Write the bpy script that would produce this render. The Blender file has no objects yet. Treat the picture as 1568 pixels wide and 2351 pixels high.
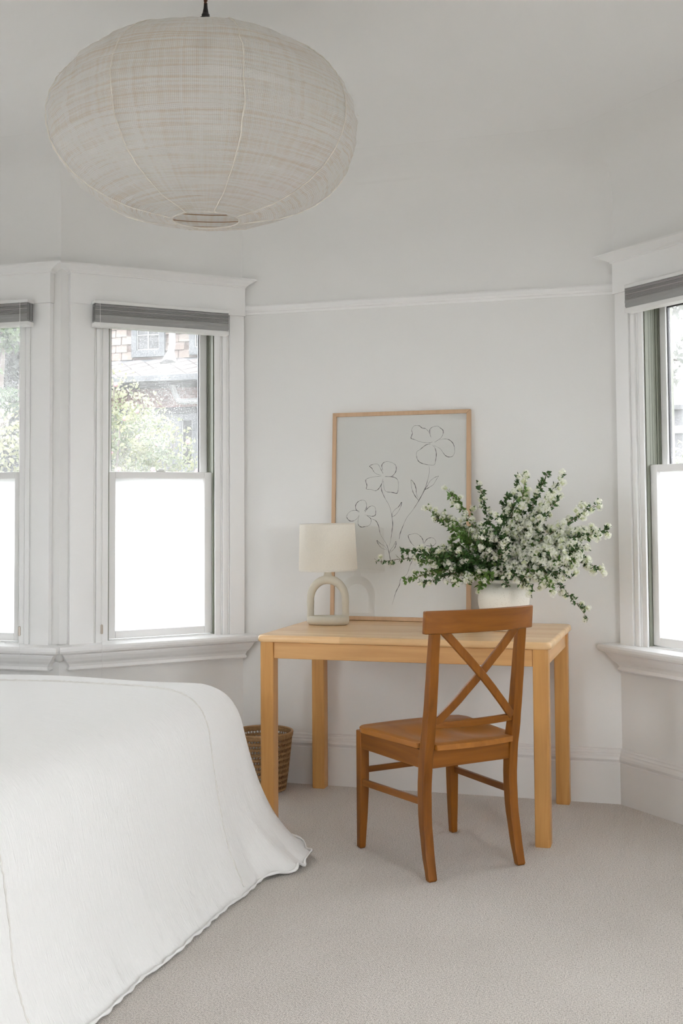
import bpy, bmesh, math, random
from mathutils import Vector, Matrix
random.seed(7)
SC = bpy.context.scene
COL = SC.collection
PI = math.pi

# ------------------------------------------------------------------ camera
F_PX, PITCH, ROLL, YAW, EYE = 2643.9, 0.0462, -0.0072, 0.2868, 1.2593
fw = Vector((-math.sin(YAW), math.cos(YAW), 0)); rt = Vector((math.cos(YAW), math.sin(YAW), 0)); up = Vector((0, 0, 1))
Fd = fw * math.cos(PITCH) + up * math.sin(PITCH)
U0 = up * math.cos(PITCH) - fw * math.sin(PITCH)
Rx = rt * math.cos(ROLL) + U0 * math.sin(ROLL)
Ux = U0 * math.cos(ROLL) - rt * math.sin(ROLL)
cam_d = bpy.data.cameras.new('camera'); cam = bpy.data.objects.new('camera', cam_d); COL.objects.link(cam)
M = Matrix((Rx, Ux, -Fd)).transposed().to_4x4(); M.translation = Vector((0, 0, EYE)); cam.matrix_world = M
cam_d.sensor_fit = 'VERTICAL'; cam_d.sensor_height = 36.0; cam_d.sensor_width = 24.0
cam_d.lens = F_PX * 36.0 / 2351.0
cam_d.shift_x = -48.04 / 2351.0; cam_d.shift_y = -136.3 / 2351.0
cam_d.clip_start = 0.05; cam_d.clip_end = 200
SC.camera = cam

# ------------------------------------------------------------------ light: overcast sky through the windows
wd = bpy.data.worlds.new('overcast_sky'); SC.world = wd; wd.use_nodes = True
nt = wd.node_tree; bg = nt.nodes['Background']; bg.inputs[0].default_value = (0.945, 0.972, 1.0, 1); bg.inputs[1].default_value = 1.0
SC.view_settings.view_transform = 'Standard'; SC.view_settings.look = 'None'
SC.view_settings.gamma = 1.0; SC.view_settings.use_curve_mapping = False
SC.view_settings.exposure = 3.40
cy = SC.cycles
cy.use_denoising = True; cy.use_adaptive_sampling = True; cy.adaptive_threshold = 0.02
cy.max_bounces = 9; cy.diffuse_bounces = 7; cy.glossy_bounces = 3; cy.transmission_bounces = 6; cy.transparent_max_bounces = 12
cy.caustics_reflective = False; cy.caustics_refractive = False; cy.sample_clamp_indirect = 6

# ------------------------------------------------------------------ helpers
def mesh(name, V, Fc, m=None, parent=None, smooth=False, loc=None, uv=None):
    me = bpy.data.meshes.new(name); me.from_pydata([tuple(v) for v in V], [], Fc); me.update()
    if smooth:
        for p in me.polygons: p.use_smooth = True
    if m is not None: me.materials.append(m)
    if uv is not None:
        l = me.uv_layers.new(name='UVMap')
        for lp in me.loops: l.data[lp.index].uv = uv[lp.vertex_index]
    o = bpy.data.objects.new(name, me); COL.objects.link(o)
    if parent is not None: o.parent = parent
    if loc is not None: o.location = loc
    return o
def tag(o, label=None, cat=None, group=None, kind=None):
    if label: o['label'] = label
    if cat: o['category'] = cat
    if group: o['group'] = group
    if kind: o['kind'] = kind
    return o
def empty(name, loc=(0, 0, 0), rz=0.0, rot=None):
    o = bpy.data.objects.new(name, None); COL.objects.link(o); o.empty_display_size = .05
    o.location = loc; o.rotation_euler = rot if rot else (0, 0, rz); return o
class G:
    """collects geometry for one mesh"""
    def __init__(s): s.v = []; s.f = []
    def add(s, V, Fc):
        b = len(s.v); s.v += [Vector(v) for v in V]; s.f += [tuple(i + b for i in f) for f in Fc]; return s
    def box(s, x0, x1, y0, y1, z0, z1):
        return s.add([(x0, y0, z0), (x1, y0, z0), (x1, y1, z0), (x0, y1, z0), (x0, y0, z1), (x1, y0, z1), (x1, y1, z1), (x0, y1, z1)],
                     [(0, 3, 2, 1), (4, 5, 6, 7), (0, 1, 5, 4), (1, 2, 6, 5), (2, 3, 7, 6), (3, 0, 4, 7)])
    def loft(s, rings, cap=True, closed=True):
        n = len(rings[0]); V = [p for r in rings for p in r]; Fc = []
        for i in range(len(rings) - 1):
            for j in range(n if closed else n - 1):
                a = i * n + j; b = i * n + (j + 1) % n; Fc.append((a, b, b + n, a + n))
        if cap:
            Fc.append(tuple(reversed(range(n)))); Fc.append(tuple(range((len(rings) - 1) * n, len(rings) * n)))
        return s.add(V, Fc)
    def tube(s, pts, r, n=6, cap=True, closed=False):
        pts = [Vector(p) for p in pts]; rings = []; ref = None
        rr = r if isinstance(r, (list, tuple)) else [r] * len(pts)
        N = len(pts)
        for i, p in enumerate(pts):
            a = pts[(i - 1) % N] if closed else pts[max(i - 1, 0)]; b = pts[(i + 1) % N] if closed else pts[min(i + 1, N - 1)]
            t = (b - a).normalized() if (b - a).length > 1e-9 else Vector((0, 0, 1))
            if ref is None:
                ref = t.cross(Vector((0, 0, 1)))
                if ref.length < .1: ref = t.cross(Vector((1, 0, 0)))
            u = (ref - t * ref.dot(t)).normalized(); w = t.cross(u); ref = u
            rings.append([p + (u * math.cos(2 * PI * k / n) + w * math.sin(2 * PI * k / n)) * rr[i] for k in range(n)])
        if closed: rings.append(rings[0]); cap = False
        return s.loft(rings, cap)
    def lathe(s, prof, n=48, c=(0, 0, 0), cap=False):
        rings = [[(c[0] + r * math.cos(2 * PI * k / n), c[1] + r * math.sin(2 * PI * k / n), c[2] + z) for k in range(n)] for r, z in prof]
        return s.loft(rings, cap)
    def ob(s, name, m, parent=None, smooth=False, bevel=0, seg=2, loc=None, auto=False):
        o = mesh(name, s.v, s.f, m, parent, smooth, loc)
        if bevel:
            b = o.modifiers.new('b', 'BEVEL'); b.width = bevel; b.segments = seg; b.limit_method = 'ANGLE'; b.angle_limit = math.radians(35)
            for p in o.data.polygons: p.use_smooth = True
            wn = o.modifiers.new('w', 'WEIGHTED_NORMAL'); wn.keep_sharp = False
        return o
def sweep(path, prof, closed=False):
    """path: (x,y) points, room on the right hand; prof: (offset into room, z); mitred corners"""
    P = [Vector(p) for p in path]; n = len(P); rings = []
    for i in range(n):
        if closed: a, b = P[(i - 1) % n], P[(i + 1) % n]
        else: a, b = (P[i - 1] if i else None), (P[i + 1] if i < n - 1 else None)
        d1 = (P[i] - a).normalized() if a is not None else (b - P[i]).normalized()
        d2 = (b - P[i]).normalized() if b is not None else d1
        n1 = Vector((d1.y, -d1.x)); n2 = Vector((d2.y, -d2.x)); mt = (n1 + n2); mt = mt / (mt.dot(n1))
        rings.append([(P[i].x + mt.x * o, P[i].y + mt.y * o, z) for o, z in prof])
    if closed: rings.append(rings[0])
    return G().loft(rings, cap=not closed)
def bev(o, w, seg=2):
    b = o.modifiers.new('b', 'BEVEL'); b.width = w; b.segments = seg; b.limit_method = 'ANGLE'; b.angle_limit = math.radians(35)
    for p in o.data.polygons: p.use_smooth = True
    wn = o.modifiers.new('w', 'WEIGHTED_NORMAL'); return o

# ------------------------------------------------------------------ materials
def mat(name):
    m = bpy.data.materials.new(name); m.use_nodes = True; return m, m.node_tree.nodes, m.node_tree.links, m.node_tree.nodes['Principled BSDF']
def plain(name, c, rough=.5, bump=0, bscale=60, metal=0, var=0.0, spec=.5, vscale=3):
    m, N, L, b = mat(name); b.inputs['Base Color'].default_value = (*c, 1); b.inputs['Roughness'].default_value = rough
    b.inputs['Metallic'].default_value = metal; b.inputs['Specular IOR Level'].default_value = spec
    tc = N.new('ShaderNodeTexCoord')
    if bump:
        t = N.new('ShaderNodeTexNoise'); t.inputs['Scale'].default_value = bscale; t.inputs['Detail'].default_value = 4
        bp = N.new('ShaderNodeBump'); bp.inputs['Strength'].default_value = bump; bp.inputs['Distance'].default_value = .002
        L.new(tc.outputs['Object'], t.inputs['Vector']); L.new(t.outputs['Fac'], bp.inputs['Height']); L.new(bp.outputs['Normal'], b.inputs['Normal'])
    if var:
        t = N.new('ShaderNodeTexNoise'); t.inputs['Scale'].default_value = vscale; t.inputs['Detail'].default_value = 3
        r = N.new('ShaderNodeMix'); r.data_type = 'RGBA'
        r.inputs[6].default_value = tuple(min(1, x * (1 + var)) for x in c) + (1,); r.inputs[7].default_value = tuple(x * (1 - var) for x in c) + (1,)
        L.new(tc.outputs['Object'], t.inputs['Vector']); L.new(t.outputs['Fac'], r.inputs[0]); L.new(r.outputs[2], b.inputs['Base Color'])
    return m
def wood(name, c1, c2, axis, rough=.42, staves=0.0, fine=1.0, coat=0.0):
    m, N, L, b = mat(name)
    tc = N.new('ShaderNodeTexCoord'); mp = N.new('ShaderNodeMapping'); s = [38 * fine] * 3; s[axis] = 2.2
    mp.inputs['Scale'].default_value = s; L.new(tc.outputs['Object'], mp.inputs['Vector'])
    oi = N.new('ShaderNodeObjectInfo'); add = N.new('ShaderNodeVectorMath'); add.operation = 'ADD'
    ml = N.new('ShaderNodeMath'); ml.operation = 'MULTIPLY'; ml.inputs[1].default_value = 40; L.new(oi.outputs['Random'], ml.inputs[0])
    L.new(mp.outputs['Vector'], add.inputs[0]); L.new(ml.outputs[0], add.inputs[1])
    n1 = N.new('ShaderNodeTexNoise'); n1.inputs['Scale'].default_value = 1; n1.inputs['Detail'].default_value = 5; n1.inputs['Distortion'].default_value = .6
    L.new(add.outputs[0], n1.inputs['Vector'])
    mp2 = N.new('ShaderNodeMapping'); s2 = [7] * 3; s2[axis] = .8; mp2.inputs['Scale'].default_value = s2; L.new(tc.outputs['Object'], mp2.inputs['Vector'])
    add2 = N.new('ShaderNodeVectorMath'); add2.operation = 'ADD'; L.new(mp2.outputs['Vector'], add2.inputs[0]); L.new(ml.outputs[0], add2.inputs[1])
    n2 = N.new('ShaderNodeTexNoise'); n2.inputs['Scale'].default_value = 1; n2.inputs['Detail'].default_value = 2; L.new(add2.outputs[0], n2.inputs['Vector'])
    mx = N.new('ShaderNodeMath'); mx.operation = 'MULTIPLY_ADD'; mx.inputs[1].default_value = .55
    m2 = N.new('ShaderNodeMath'); m2.operation = 'MULTIPLY'; m2.inputs[1].default_value = .45
    L.new(n2.outputs['Fac'], m2.inputs[0]); L.new(n1.outputs['Fac'], mx.inputs[0]); L.new(m2.outputs[0], mx.inputs[2])
    rp = N.new('ShaderNodeValToRGB'); rp.color_ramp.elements[0].position = .34; rp.color_ramp.elements[1].position = .66
    rp.color_ramp.elements[0].color = (*c2, 1); rp.color_ramp.elements[1].color = (*c1, 1)
    L.new(mx.outputs[0], rp.inputs['Fac'])
    out = rp.outputs['Color']
    if staves:
        bk = N.new('ShaderNodeTexBrick'); bk.inputs['Color1'].default_value = (1, 1, 1, 1); bk.inputs['Color2'].default_value = (1 - staves, 1 - staves * 1.1, 1 - staves * 1.4, 1)
        bk.inputs['Mortar'].default_value = (.93, .92, .9, 1); bk.inputs['Mortar Size'].default_value = .002; bk.inputs['Scale'].default_value = 1
        bk.inputs['Brick Width'].default_value = .47; bk.inputs['Row Height'].default_value = .047; bk.inputs['Bias'].default_value = 0
        L.new(tc.outputs['Object'], bk.inputs['Vector'])
        mm = N.new('ShaderNodeMix'); mm.data_type = 'RGBA'; mm.blend_type = 'MULTIPLY'; mm.inputs[0].default_value = 1
        L.new(out, mm.inputs[6]); L.new(bk.outputs['Color'], mm.inputs[7]); out = mm.outputs[2]
    L.new(out, b.inputs['Base Color']); b.inputs['Specular IOR Level'].default_value = .35; b.inputs['Roughness'].default_value = rough; b.inputs['Coat Weight'].default_value = coat; b.inputs['Coat Roughness'].default_value = .25
    bp = N.new('ShaderNodeBump'); bp.inputs['Strength'].default_value = .12; bp.inputs['Distance'].default_value = .001
    L.new(n1.outputs['Fac'], bp.inputs['Height']); L.new(bp.outputs['Normal'], b.inputs['Normal'])
    return m
WALL = plain('wall_paint', (.825, .82, .808), .65, .12, 220)
TRIM = plain('trim_paint', (.88, .877, .872), .38, .05, 60)
CEIL = WALL
BASE = plain('baseboard_paint', (.80, .792, .782), .45, .05, 60)

def carpet():
    m, N, L, b = mat('loop_carpet'); tc = N.new('ShaderNodeTexCoord')
    v = N.new('ShaderNodeTexVoronoi'); v.inputs['Scale'].default_value = 260; L.new(tc.outputs['Object'], v.inputs['Vector'])
    w = N.new('ShaderNodeTexWave'); w.inputs['Scale'].default_value = 62; w.inputs['Distortion'].default_value = 2.5; w.inputs['Detail'].default_value = 2; w.inputs['Detail Scale'].default_value = 3
    L.new(tc.outputs['Object'], w.inputs['Vector'])
    n = N.new('ShaderNodeTexNoise'); n.inputs['Scale'].default_value = 230; n.inputs['Detail'].default_value = 3; L.new(tc.outputs['Object'], n.inputs['Vector'])
    n2 = N.new('ShaderNodeTexNoise'); n2.inputs['Scale'].default_value = 2.2; n2.inputs['Detail'].default_value = 3; L.new(tc.outputs['Object'], n2.inputs['Vector'])
    r = N.new('ShaderNodeValToRGB'); e = r.color_ramp.elements; e[0].position = .3; e[0].color = (.37, .335, .30, 1); e[1].position = .58; e[1].color = (.75, .70, .65, 1)
    L.new(n.outputs['Fac'], r.inputs['Fac'])
    mx = N.new('ShaderNodeMix'); mx.data_type = 'RGBA'; mx.blend_type = 'MULTIPLY'; mx.inputs[0].default_value = .35
    r2 = N.new('ShaderNodeValToRGB'); r2.color_ramp.elements[0].position = .3; r2.color_ramp.elements[0].color = (.78, .76, .73, 1); r2.color_ramp.elements[1].position = .7
    L.new(n2.outputs['Fac'], r2.inputs['Fac']); fl = N.new('ShaderNodeTexVoronoi'); fl.inputs['Scale'].default_value = 48; L.new(tc.outputs['Object'], fl.inputs['Vector'])
    fr_ = N.new('ShaderNodeValToRGB'); fr_.color_ramp.elements[0].position = .07; fr_.color_ramp.elements[0].color = (.55, .52, .48, 1); fr_.color_ramp.elements[1].position = .13; L.new(fl.outputs['Distance'], fr_.inputs['Fac'])
    fm = N.new('ShaderNodeMix'); fm.data_type = 'RGBA'; fm.blend_type = 'MULTIPLY'; fm.inputs[0].default_value = .8; L.new(r.outputs['Color'], fm.inputs[6]); L.new(fr_.outputs['Color'], fm.inputs[7])
    L.new(fm.outputs[2], mx.inputs[6]); L.new(r2.outputs['Color'], mx.inputs[7]); L.new(mx.outputs[2], b.inputs['Base Color'])
    b.inputs['Roughness'].default_value = .95; b.inputs['Specular IOR Level'].default_value = .15; b.inputs['Sheen Weight'].default_value = .3
    a = N.new('ShaderNodeMath'); a.operation = 'MULTIPLY_ADD'; a.inputs[1].default_value = .6; L.new(w.outputs['Fac'], a.inputs[0]); L.new(v.outputs['Distance'], a.inputs[2])
    bp = N.new('ShaderNodeBump'); bp.inputs['Strength'].default_value = .5; bp.inputs['Distance'].default_value = .0025
    L.new(a.outputs[0], bp.inputs['Height']); L.new(bp.outputs['Normal'], b.inputs['Normal']); return m
CARPET = carpet()

def schlick(N, L, f0=.04):
    lw = N.new('ShaderNodeLayerWeight'); lw.inputs[0].default_value = .5
    p = N.new('ShaderNodeMath'); p.operation = 'POWER'; p.inputs[1].default_value = 5; L.new(lw.outputs['Facing'], p.inputs[0])
    q = N.new('ShaderNodeMath'); q.operation = 'MULTIPLY_ADD'; q.inputs[1].default_value = .8; q.inputs[2].default_value = f0; L.new(p.outputs[0], q.inputs[0]); return q.outputs[0]
def glass_mat(name, dust=.12):
    m, N, L, b = mat(name); N.remove(b); out = N['Material Output']
    tr = N.new('ShaderNodeBsdfTransparent'); gl = N.new('ShaderNodeBsdfGlossy'); gl.inputs['Roughness'].default_value = .02
    tl = N.new('ShaderNodeBsdfTranslucent'); tl.inputs[0].default_value = (1, 1, 1, 1)
    m1 = N.new('ShaderNodeMixShader'); L.new(schlick(N, L), m1.inputs[0]); L.new(tr.outputs[0], m1.inputs[1]); L.new(gl.outputs[0], m1.inputs[2])
    tc = N.new('ShaderNodeTexCoord'); n = N.new('ShaderNodeTexNoise'); n.inputs['Scale'].default_value = 260; n.inputs['Detail'].default_value = 2; L.new(tc.outputs['Object'], n.inputs['Vector'])
    n2 = N.new('ShaderNodeTexNoise'); n2.inputs['Scale'].default_value = 5; n2.inputs['Detail'].default_value = 4; L.new(tc.outputs['Object'], n2.inputs['Vector'])
    mr = N.new('ShaderNodeMapRange'); mr.inputs[1].default_value = .5; mr.inputs[2].default_value = .72; mr.inputs[3].default_value = dust * .5; mr.inputs[4].default_value = dust * 3.2
    L.new(n.outputs['Fac'], mr.inputs[0]); ml = N.new('ShaderNodeMath'); ml.operation = 'MULTIPLY'; mr2 = N.new('ShaderNodeMapRange'); mr2.inputs[1].default_value = .3; mr2.inputs[2].default_value = .7; mr2.inputs[3].default_value = .5; mr2.inputs[4].default_value = 1.3
    L.new(n2.outputs['Fac'], mr2.inputs[0]); L.new(mr.outputs[0], ml.inputs[0]); L.new(mr2.outputs[0], ml.inputs[1])
    m2 = N.new('ShaderNodeMixShader'); L.new(ml.outputs[0], m2.inputs[0]); L.new(m1.outputs[0], m2.inputs[1]); L.new(tl.outputs[0], m2.inputs[2])
    L.new(m2.outputs[0], out.inputs[0]); return m
GLASS = glass_mat('dusty_window_glass', .085)
CLEAN = glass_mat('window_glass', .02)
def frosted():
    m, N, L, b = mat('frosted_film'); N.remove(b); out = N['Material Output']
    tl = N.new('ShaderNodeBsdfTranslucent'); tl.inputs[0].default_value = (.98, .985, 1, 1); df = N.new('ShaderNodeBsdfDiffuse'); df.inputs[0].default_value = (.95, .95, .96, 1)
    tr = N.new('ShaderNodeBsdfTransparent'); tr.inputs[0].default_value = (.97, .98, 1, 1)
    m1 = N.new('ShaderNodeMixShader'); m1.inputs[0].default_value = .12; L.new(tl.outputs[0], m1.inputs[1]); L.new(df.outputs[0], m1.inputs[2])
    L.new(m1.outputs[0], out.inputs[0]); return m
FROST = frosted()


# ------------------------------------------------------------------ room shell (angled bay in the far wall)
A = (-3.9, 4.417); B = (-2.671, 4.417); Cc = (-2.0676, 5.0203); D = (-0.3467, 5.0203); E = (0.265, 4.4086); Fp = (1.9, 4.4086); Gp = (1.9, -1.7); H = (-3.9, -1.7)
RING = [A, B, Cc, D, E, Fp, Gp, H]
HT = 2.83
def wall(name, p, q, holes=(), th=.14, ext=(0, 0)):
    p = Vector(p); q = Vector(q); ln = (q - p).length; t = (q - p) / ln
    e = empty_matrix = Matrix(((t.x, -t.y, 0, p.x), (t.y, t.x, 0, p.y), (0, 0, 1, 0), (0, 0, 0, 1)))
    g = G(); xs = sorted({-ext[0], ln + ext[1]} | {h[0] for h in holes} | {h[1] for h in holes})
    for a, b in zip(xs, xs[1:]):
        hz = [h for h in holes if h[0] <= a + 1e-6 and h[1] >= b - 1e-6]
        if hz:
            h = hz[0]
            if h[2] > 0: g.box(a, b, 0, th, 0, h[2])
            g.box(a, b, 0, th, h[3], HT)
        else: g.box(a, b, 0, th, 0, HT)
    o = mesh(name, g.v, g.f, WALL); o.matrix_world = e; tag(o, kind='structure'); return o
WZ0, WZ1 = 0.665, 2.15
diag = .8530
wall('wall_left_front', A, B, [(.535, 1.035, WZ0, WZ1)], ext=(.14, 0))
wall('wall_bay_left', B, Cc, [(.4608 - .25 + .0, .4608 + .25, WZ0, WZ1)], ext=(-.0, .0))
wall('wall_back', Cc, D, [], ext=(.06, .06))
wall('wall_bay_right', D, E, [(.43 - .25, .43 + .25, WZ0, WZ1)], ext=(0, 0))
wall('wall_right_front', E, Fp, [(.194, .694, WZ0, WZ1)], ext=(0, .14))
wall('wall_right', Fp, Gp, [(2.95, 4.95, .35, 2.35)], ext=(.0, .14))  # opening for the unseen window added for more daylight
wall('wall_rear', Gp, H, [], ext=(0, .14))
wall('wall_left', H, A, [(.8, 3.0, .9, 2.4)], ext=(0, 0))  # opening cut for the added, out-of-view daylight window
floor = mesh('floor', [(-4.1, -1.9, 0), (2.1, -1.9, 0), (2.1, 5.2, 0), (-4.1, 5.2, 0), (-4.1, -1.9, -.1), (2.1, -1.9, -.1), (2.1, 5.2, -.1), (-4.1, 5.2, -.1)],
             [(0, 1, 2, 3), (7, 6, 5, 4), (0, 4, 5, 1), (1, 5, 6, 2), (2, 6, 7, 3), (3, 7, 4, 0)], CARPET); tag(floor, kind='structure')
ceil = G().box(-4.1, 2.1, -1.9, 5.2, 2.806, 2.9).ob('ceiling', CEIL); tag(ceil, kind='structure')
R = .24; cz = 2.565
cp = [(.0008, cz - .01)] + [(.0008 + R - R * math.cos(a), cz + R * math.sin(a)) for a in [i * PI / 2 / 14 for i in range(14)]] + [(.30, cz + R + .0005), (.30, cz + R + .02), (0, cz + R + .02)]
cv = sweep(RING, cp, closed=True); cove = cv.ob('trim_1', WALL, smooth=False); tag(cove, 'smoothly curved plaster cove between walls and ceiling', kind='structure')
for p in cove.data.polygons: p.use_smooth = len(p.vertices) == 4
try:
    cove.data.set_sharp_from_angle(angle=math.radians(30))
except Exception: pass
# baseboard
bprof = [(0, 0), (.02, 0), (.02, .166), (.0175, .170), (.0175, .174), (.023, .178), (.027, .186), (.025, .196), (.0195, .203), (.0195, .209), (.015, .212), (.012, .217), (.012, .221), (.008, .226), (0, .228)]
for nm, path in (('baseboard_back', [A, B, Cc, D, E, Fp]), ('baseboard_right', [Fp, Gp]), ('baseboard_left', [H, A])):
    tag(sweep(path, bprof).ob(nm, BASE), kind='structure')
# picture rail on the far wall
rp = [(0, 2.160), (.006, 2.160), (.008, 2.170), (.016, 2.173), (.021, 2.180), (.022, 2.196), (.018, 2.203), (0, 2.206)]
rail = sweep([Cc, D], rp).ob('trim_2', TRIM); tag(rail, 'narrow white picture rail across the wall above the desk', kind='structure')

# ------------------------------------------------------------------ windows
def window(name, wx, wy, rz, cl, cr, glass=GLASS, low=None, sl=.06, sr=.06):
    """local x along the wall, y outwards, origin below the centre of the opening on the wall face"""
    low = low or FROST
    w = empty(name, (wx, wy, 0), rz); tag(w, kind='structure')
    hw = .25
    for s, co in ((-1, cl), (1, cr)):
        g = G()
        def bx(a, b, y, z0=WZ0, z1=2.155): g.box(min(s * a, s * b), max(s * a, s * b), -y, .0, z0, z1)
        bx(.318, co, .028); bx(.308, .318, .020); bx(.285, .308, .024); bx(.278, .285, .015); bx(hw, .278, .012)
        g.ob('casing', TRIM, w, bevel=.0025, seg=1)
    g = G().box(-cl - .004, cr + .004, -.035, 0, 2.152, 2.288); g.ob('header', TRIM, w, bevel=.002, seg=1)
    # cornice: profile pushed out with overhanging mitred ends
    def ends(prof, kl, kr, eL, eR):
        rings = []
        for y, z, e in prof:
            pass
        L_ = [(-cl - eL * k, 0, z) for (y, z, k) in prof]
        g = G(); n = len(prof)
        V = [(-cl - eL * k, 0, z) for (y, z, k) in prof] + [(-cl - eL * k, -y, z) for (y, z, k) in prof] + [(cr + eR * k, -y, z) for (y, z, k) in prof] + [(cr + eR * k, 0, z) for (y, z, k) in prof]
        Fc = []
        for j in range(3):
            for i in range(n - 1): Fc.append((j * n + i, (j + 1) * n + i, (j + 1) * n + i + 1, j * n + i + 1))
        Fc.append((0, 3 * n, 2 * n, n)); Fc.append((n - 1, 2 * n - 1, 3 * n - 1, 4 * n - 1))
        return g.add(V, Fc)
    ends([(.037, 2.284, .08), (.042, 2.286, .14), (.042, 2.291, .14), (.046, 2.292, .2), (.052, 2.298, .33), (.064, 2.306, .6), (.074, 2.314, .85), (.078, 2.316, 1), (.078, 2.323, 1)], 0, 0, sl, sr).ob('cornice', TRIM, w)
    ends([(.034, .560, .0), (.040, .566, .1), (.036, .574, .05), (.034, .578, .0), (.040, .590, .10), (.052, .602, .3), (.062, .618, .5), (.066, .628, .6), (.066, .632, .65), (.072, .636, .75), (.086, .641, .95), (.090, .650, 1), (.090, .660, 1), (.085, .668, .97), (.02, .672, .9)], 0, 0, sl, sr).ob('window_sill', TRIM, w)
    G().box(-hw, hw, -.004, .15, .640, .676).ob('sill_board', TRIM, w)
    # jamb liners with tracks
    for s in (-1, 1):
        g = G()
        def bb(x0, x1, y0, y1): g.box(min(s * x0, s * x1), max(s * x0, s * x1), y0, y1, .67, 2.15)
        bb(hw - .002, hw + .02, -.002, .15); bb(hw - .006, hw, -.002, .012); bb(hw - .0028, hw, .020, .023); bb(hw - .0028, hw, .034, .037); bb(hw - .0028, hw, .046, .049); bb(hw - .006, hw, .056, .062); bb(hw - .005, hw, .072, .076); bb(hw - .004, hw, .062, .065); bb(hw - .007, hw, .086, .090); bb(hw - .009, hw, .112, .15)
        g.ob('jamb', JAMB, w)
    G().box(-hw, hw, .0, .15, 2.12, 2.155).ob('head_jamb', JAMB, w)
    # lower sash (inner track)
    y0, y1 = .016, .052; z0, z1 = .680, 1.420; a = hw - .003; st = .038
    sh = G(); sh.box(-a, -a + st, y0, y1, z0, z1).box(a - st, a, y0, y1, z0, z1).box(-a + st, a - st, y0, y1, z0, z0 + .034).box(-a + st, a - st, y0, y1, z1 - .030, z1)
    so = sh.ob('sash', TRIM, w, bevel=.003)
    G().box(-a + st - .001, a - st + .001, .032, .036, z0 + .033, z1 - .029).ob('pane', low, so)
    for g_ in (1,):
        G().box(-.022, .022, .020, .048, z1, z1 + .007).box(-.010, .020, .024, .040, z1 + .007, z1 + .013).ob('sash_lock', CHROME, so, bevel=.002)
    y0, y1 = .080, .108; z0, z1 = 1.388, 2.13
    sh = G(); sh.box(-a, -a + .036, y0, y1, z0, z1).box(a - .036, a, y0, y1, z0, z1).box(-a, a, y0, y1, z0, z0 + .028).box(-a, a, y0, y1, z1 - .05, z1)
    so = sh.ob('sash', TRIM, w, bevel=.003)
    G().box(-a + .035, -a + .0395, .090, .104, z0 + .02, z1 - .04).box(a - .0395, a - .035, .090, .104, z0 + .02, z1 - .04).box(-a + .035, a - .035, .090, .104, z1 - .055, z1 - .049).ob('glazing_seal', SEAL, so)
    G().box(-a + .035, a - .035, .095, .098, z0 + .027, z1 - .049).ob('pane', glass, so)
    return w
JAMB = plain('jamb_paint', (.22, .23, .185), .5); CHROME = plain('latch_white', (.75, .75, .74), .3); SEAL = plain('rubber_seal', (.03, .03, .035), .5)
W2 = window('window_2', -2.671 + .7071 * .4608, 4.417 + .7071 * .4608, PI / 4, .424, .391, sl=.055, sr=.045)
W1 = window('window_1', -3.115, 4.417, 0, .41, .409, sl=.07, sr=.075)
W3 = window('window_3', -.3467 + .7071 * .43, 5.0203 - .7071 * .43, -PI / 4, .400, .41, sl=.075, sr=.06)
W4 = window('window_4', .265 + .444, 4.4086, 0, .409, .41, sl=.07, sr=.06)
def added_window(name, wx, wy, rz, hw, z0, z1):  # wide out-of-view window, added to let more sky light into the room
    w = empty(name, (wx, wy, 0), rz); tag(w, kind='structure')
    G().box(-hw - .1, -hw, -.03, 0, z0, z1 + .1).box(hw, hw + .1, -.03, 0, z0, z1 + .1).box(-hw, hw, -.03, 0, z1, z1 + .1).box(-hw - .12, hw + .12, -.07, 0, z0 - .04, z0).ob('casing', TRIM, w, bevel=.003)
    g = G(); g.box(-hw, -hw + .05, .03, .07, z0, z1).box(hw - .05, hw, .03, .07, z0, z1).box(-.03, .03, .03, .07, z0, z1).box(-hw, hw, .03, .07, z0, z0 + .05).box(-hw, hw, .03, .07, z1 - .05, z1)
    so = g.ob('sash', TRIM, w, bevel=.003); G().box(-hw + .049, -.029, .048, .052, z0 + .049, z1 - .049).ob('pane', CLEAN, so); G().box(.029, hw - .049, .048, .052, z0 + .049, z1 - .049).ob('pane', CLEAN, so)
added_window('added_window_5', 1.9, 4.4086 - 3.95, -PI / 2, 1.0, .35, 2.35)  # unseen, added on the right wall to brighten the room
added_window('added_window_6', -3.9, -1.7 + 1.9, PI / 2, 1.1, .9, 2.4)  # added on the left wall out of view, brings in extra daylight
# panelled door in the rear wall
dr = empty('door_1', (-2.2, -1.7, 0), PI); tag(dr, kind='structure')
g = G().box(-.42, .42, -.03, 0, .01, 2.05)
g.ob('door_panel', TRIM, dr, bevel=.004)
G().box(-.52, -.42, -.035, 0, 0, 2.15).box(.42, .52, -.035, 0, 0, 2.15).box(-.42, .42, -.035, 0, 2.05, 2.15).ob('door_frame', TRIM, dr, bevel=.003)
for x0, x1, z0, z1 in ((-.34, -.04, .2, .95), (.04, .34, .2, .95), (-.34, -.04, 1.05, 1.9), (.04, .34, 1.05, 1.9)):
    G().box(x0, x1, -.042, -.03, z0, z1).ob('raised_panel', TRIM, dr, bevel=.01)

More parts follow.
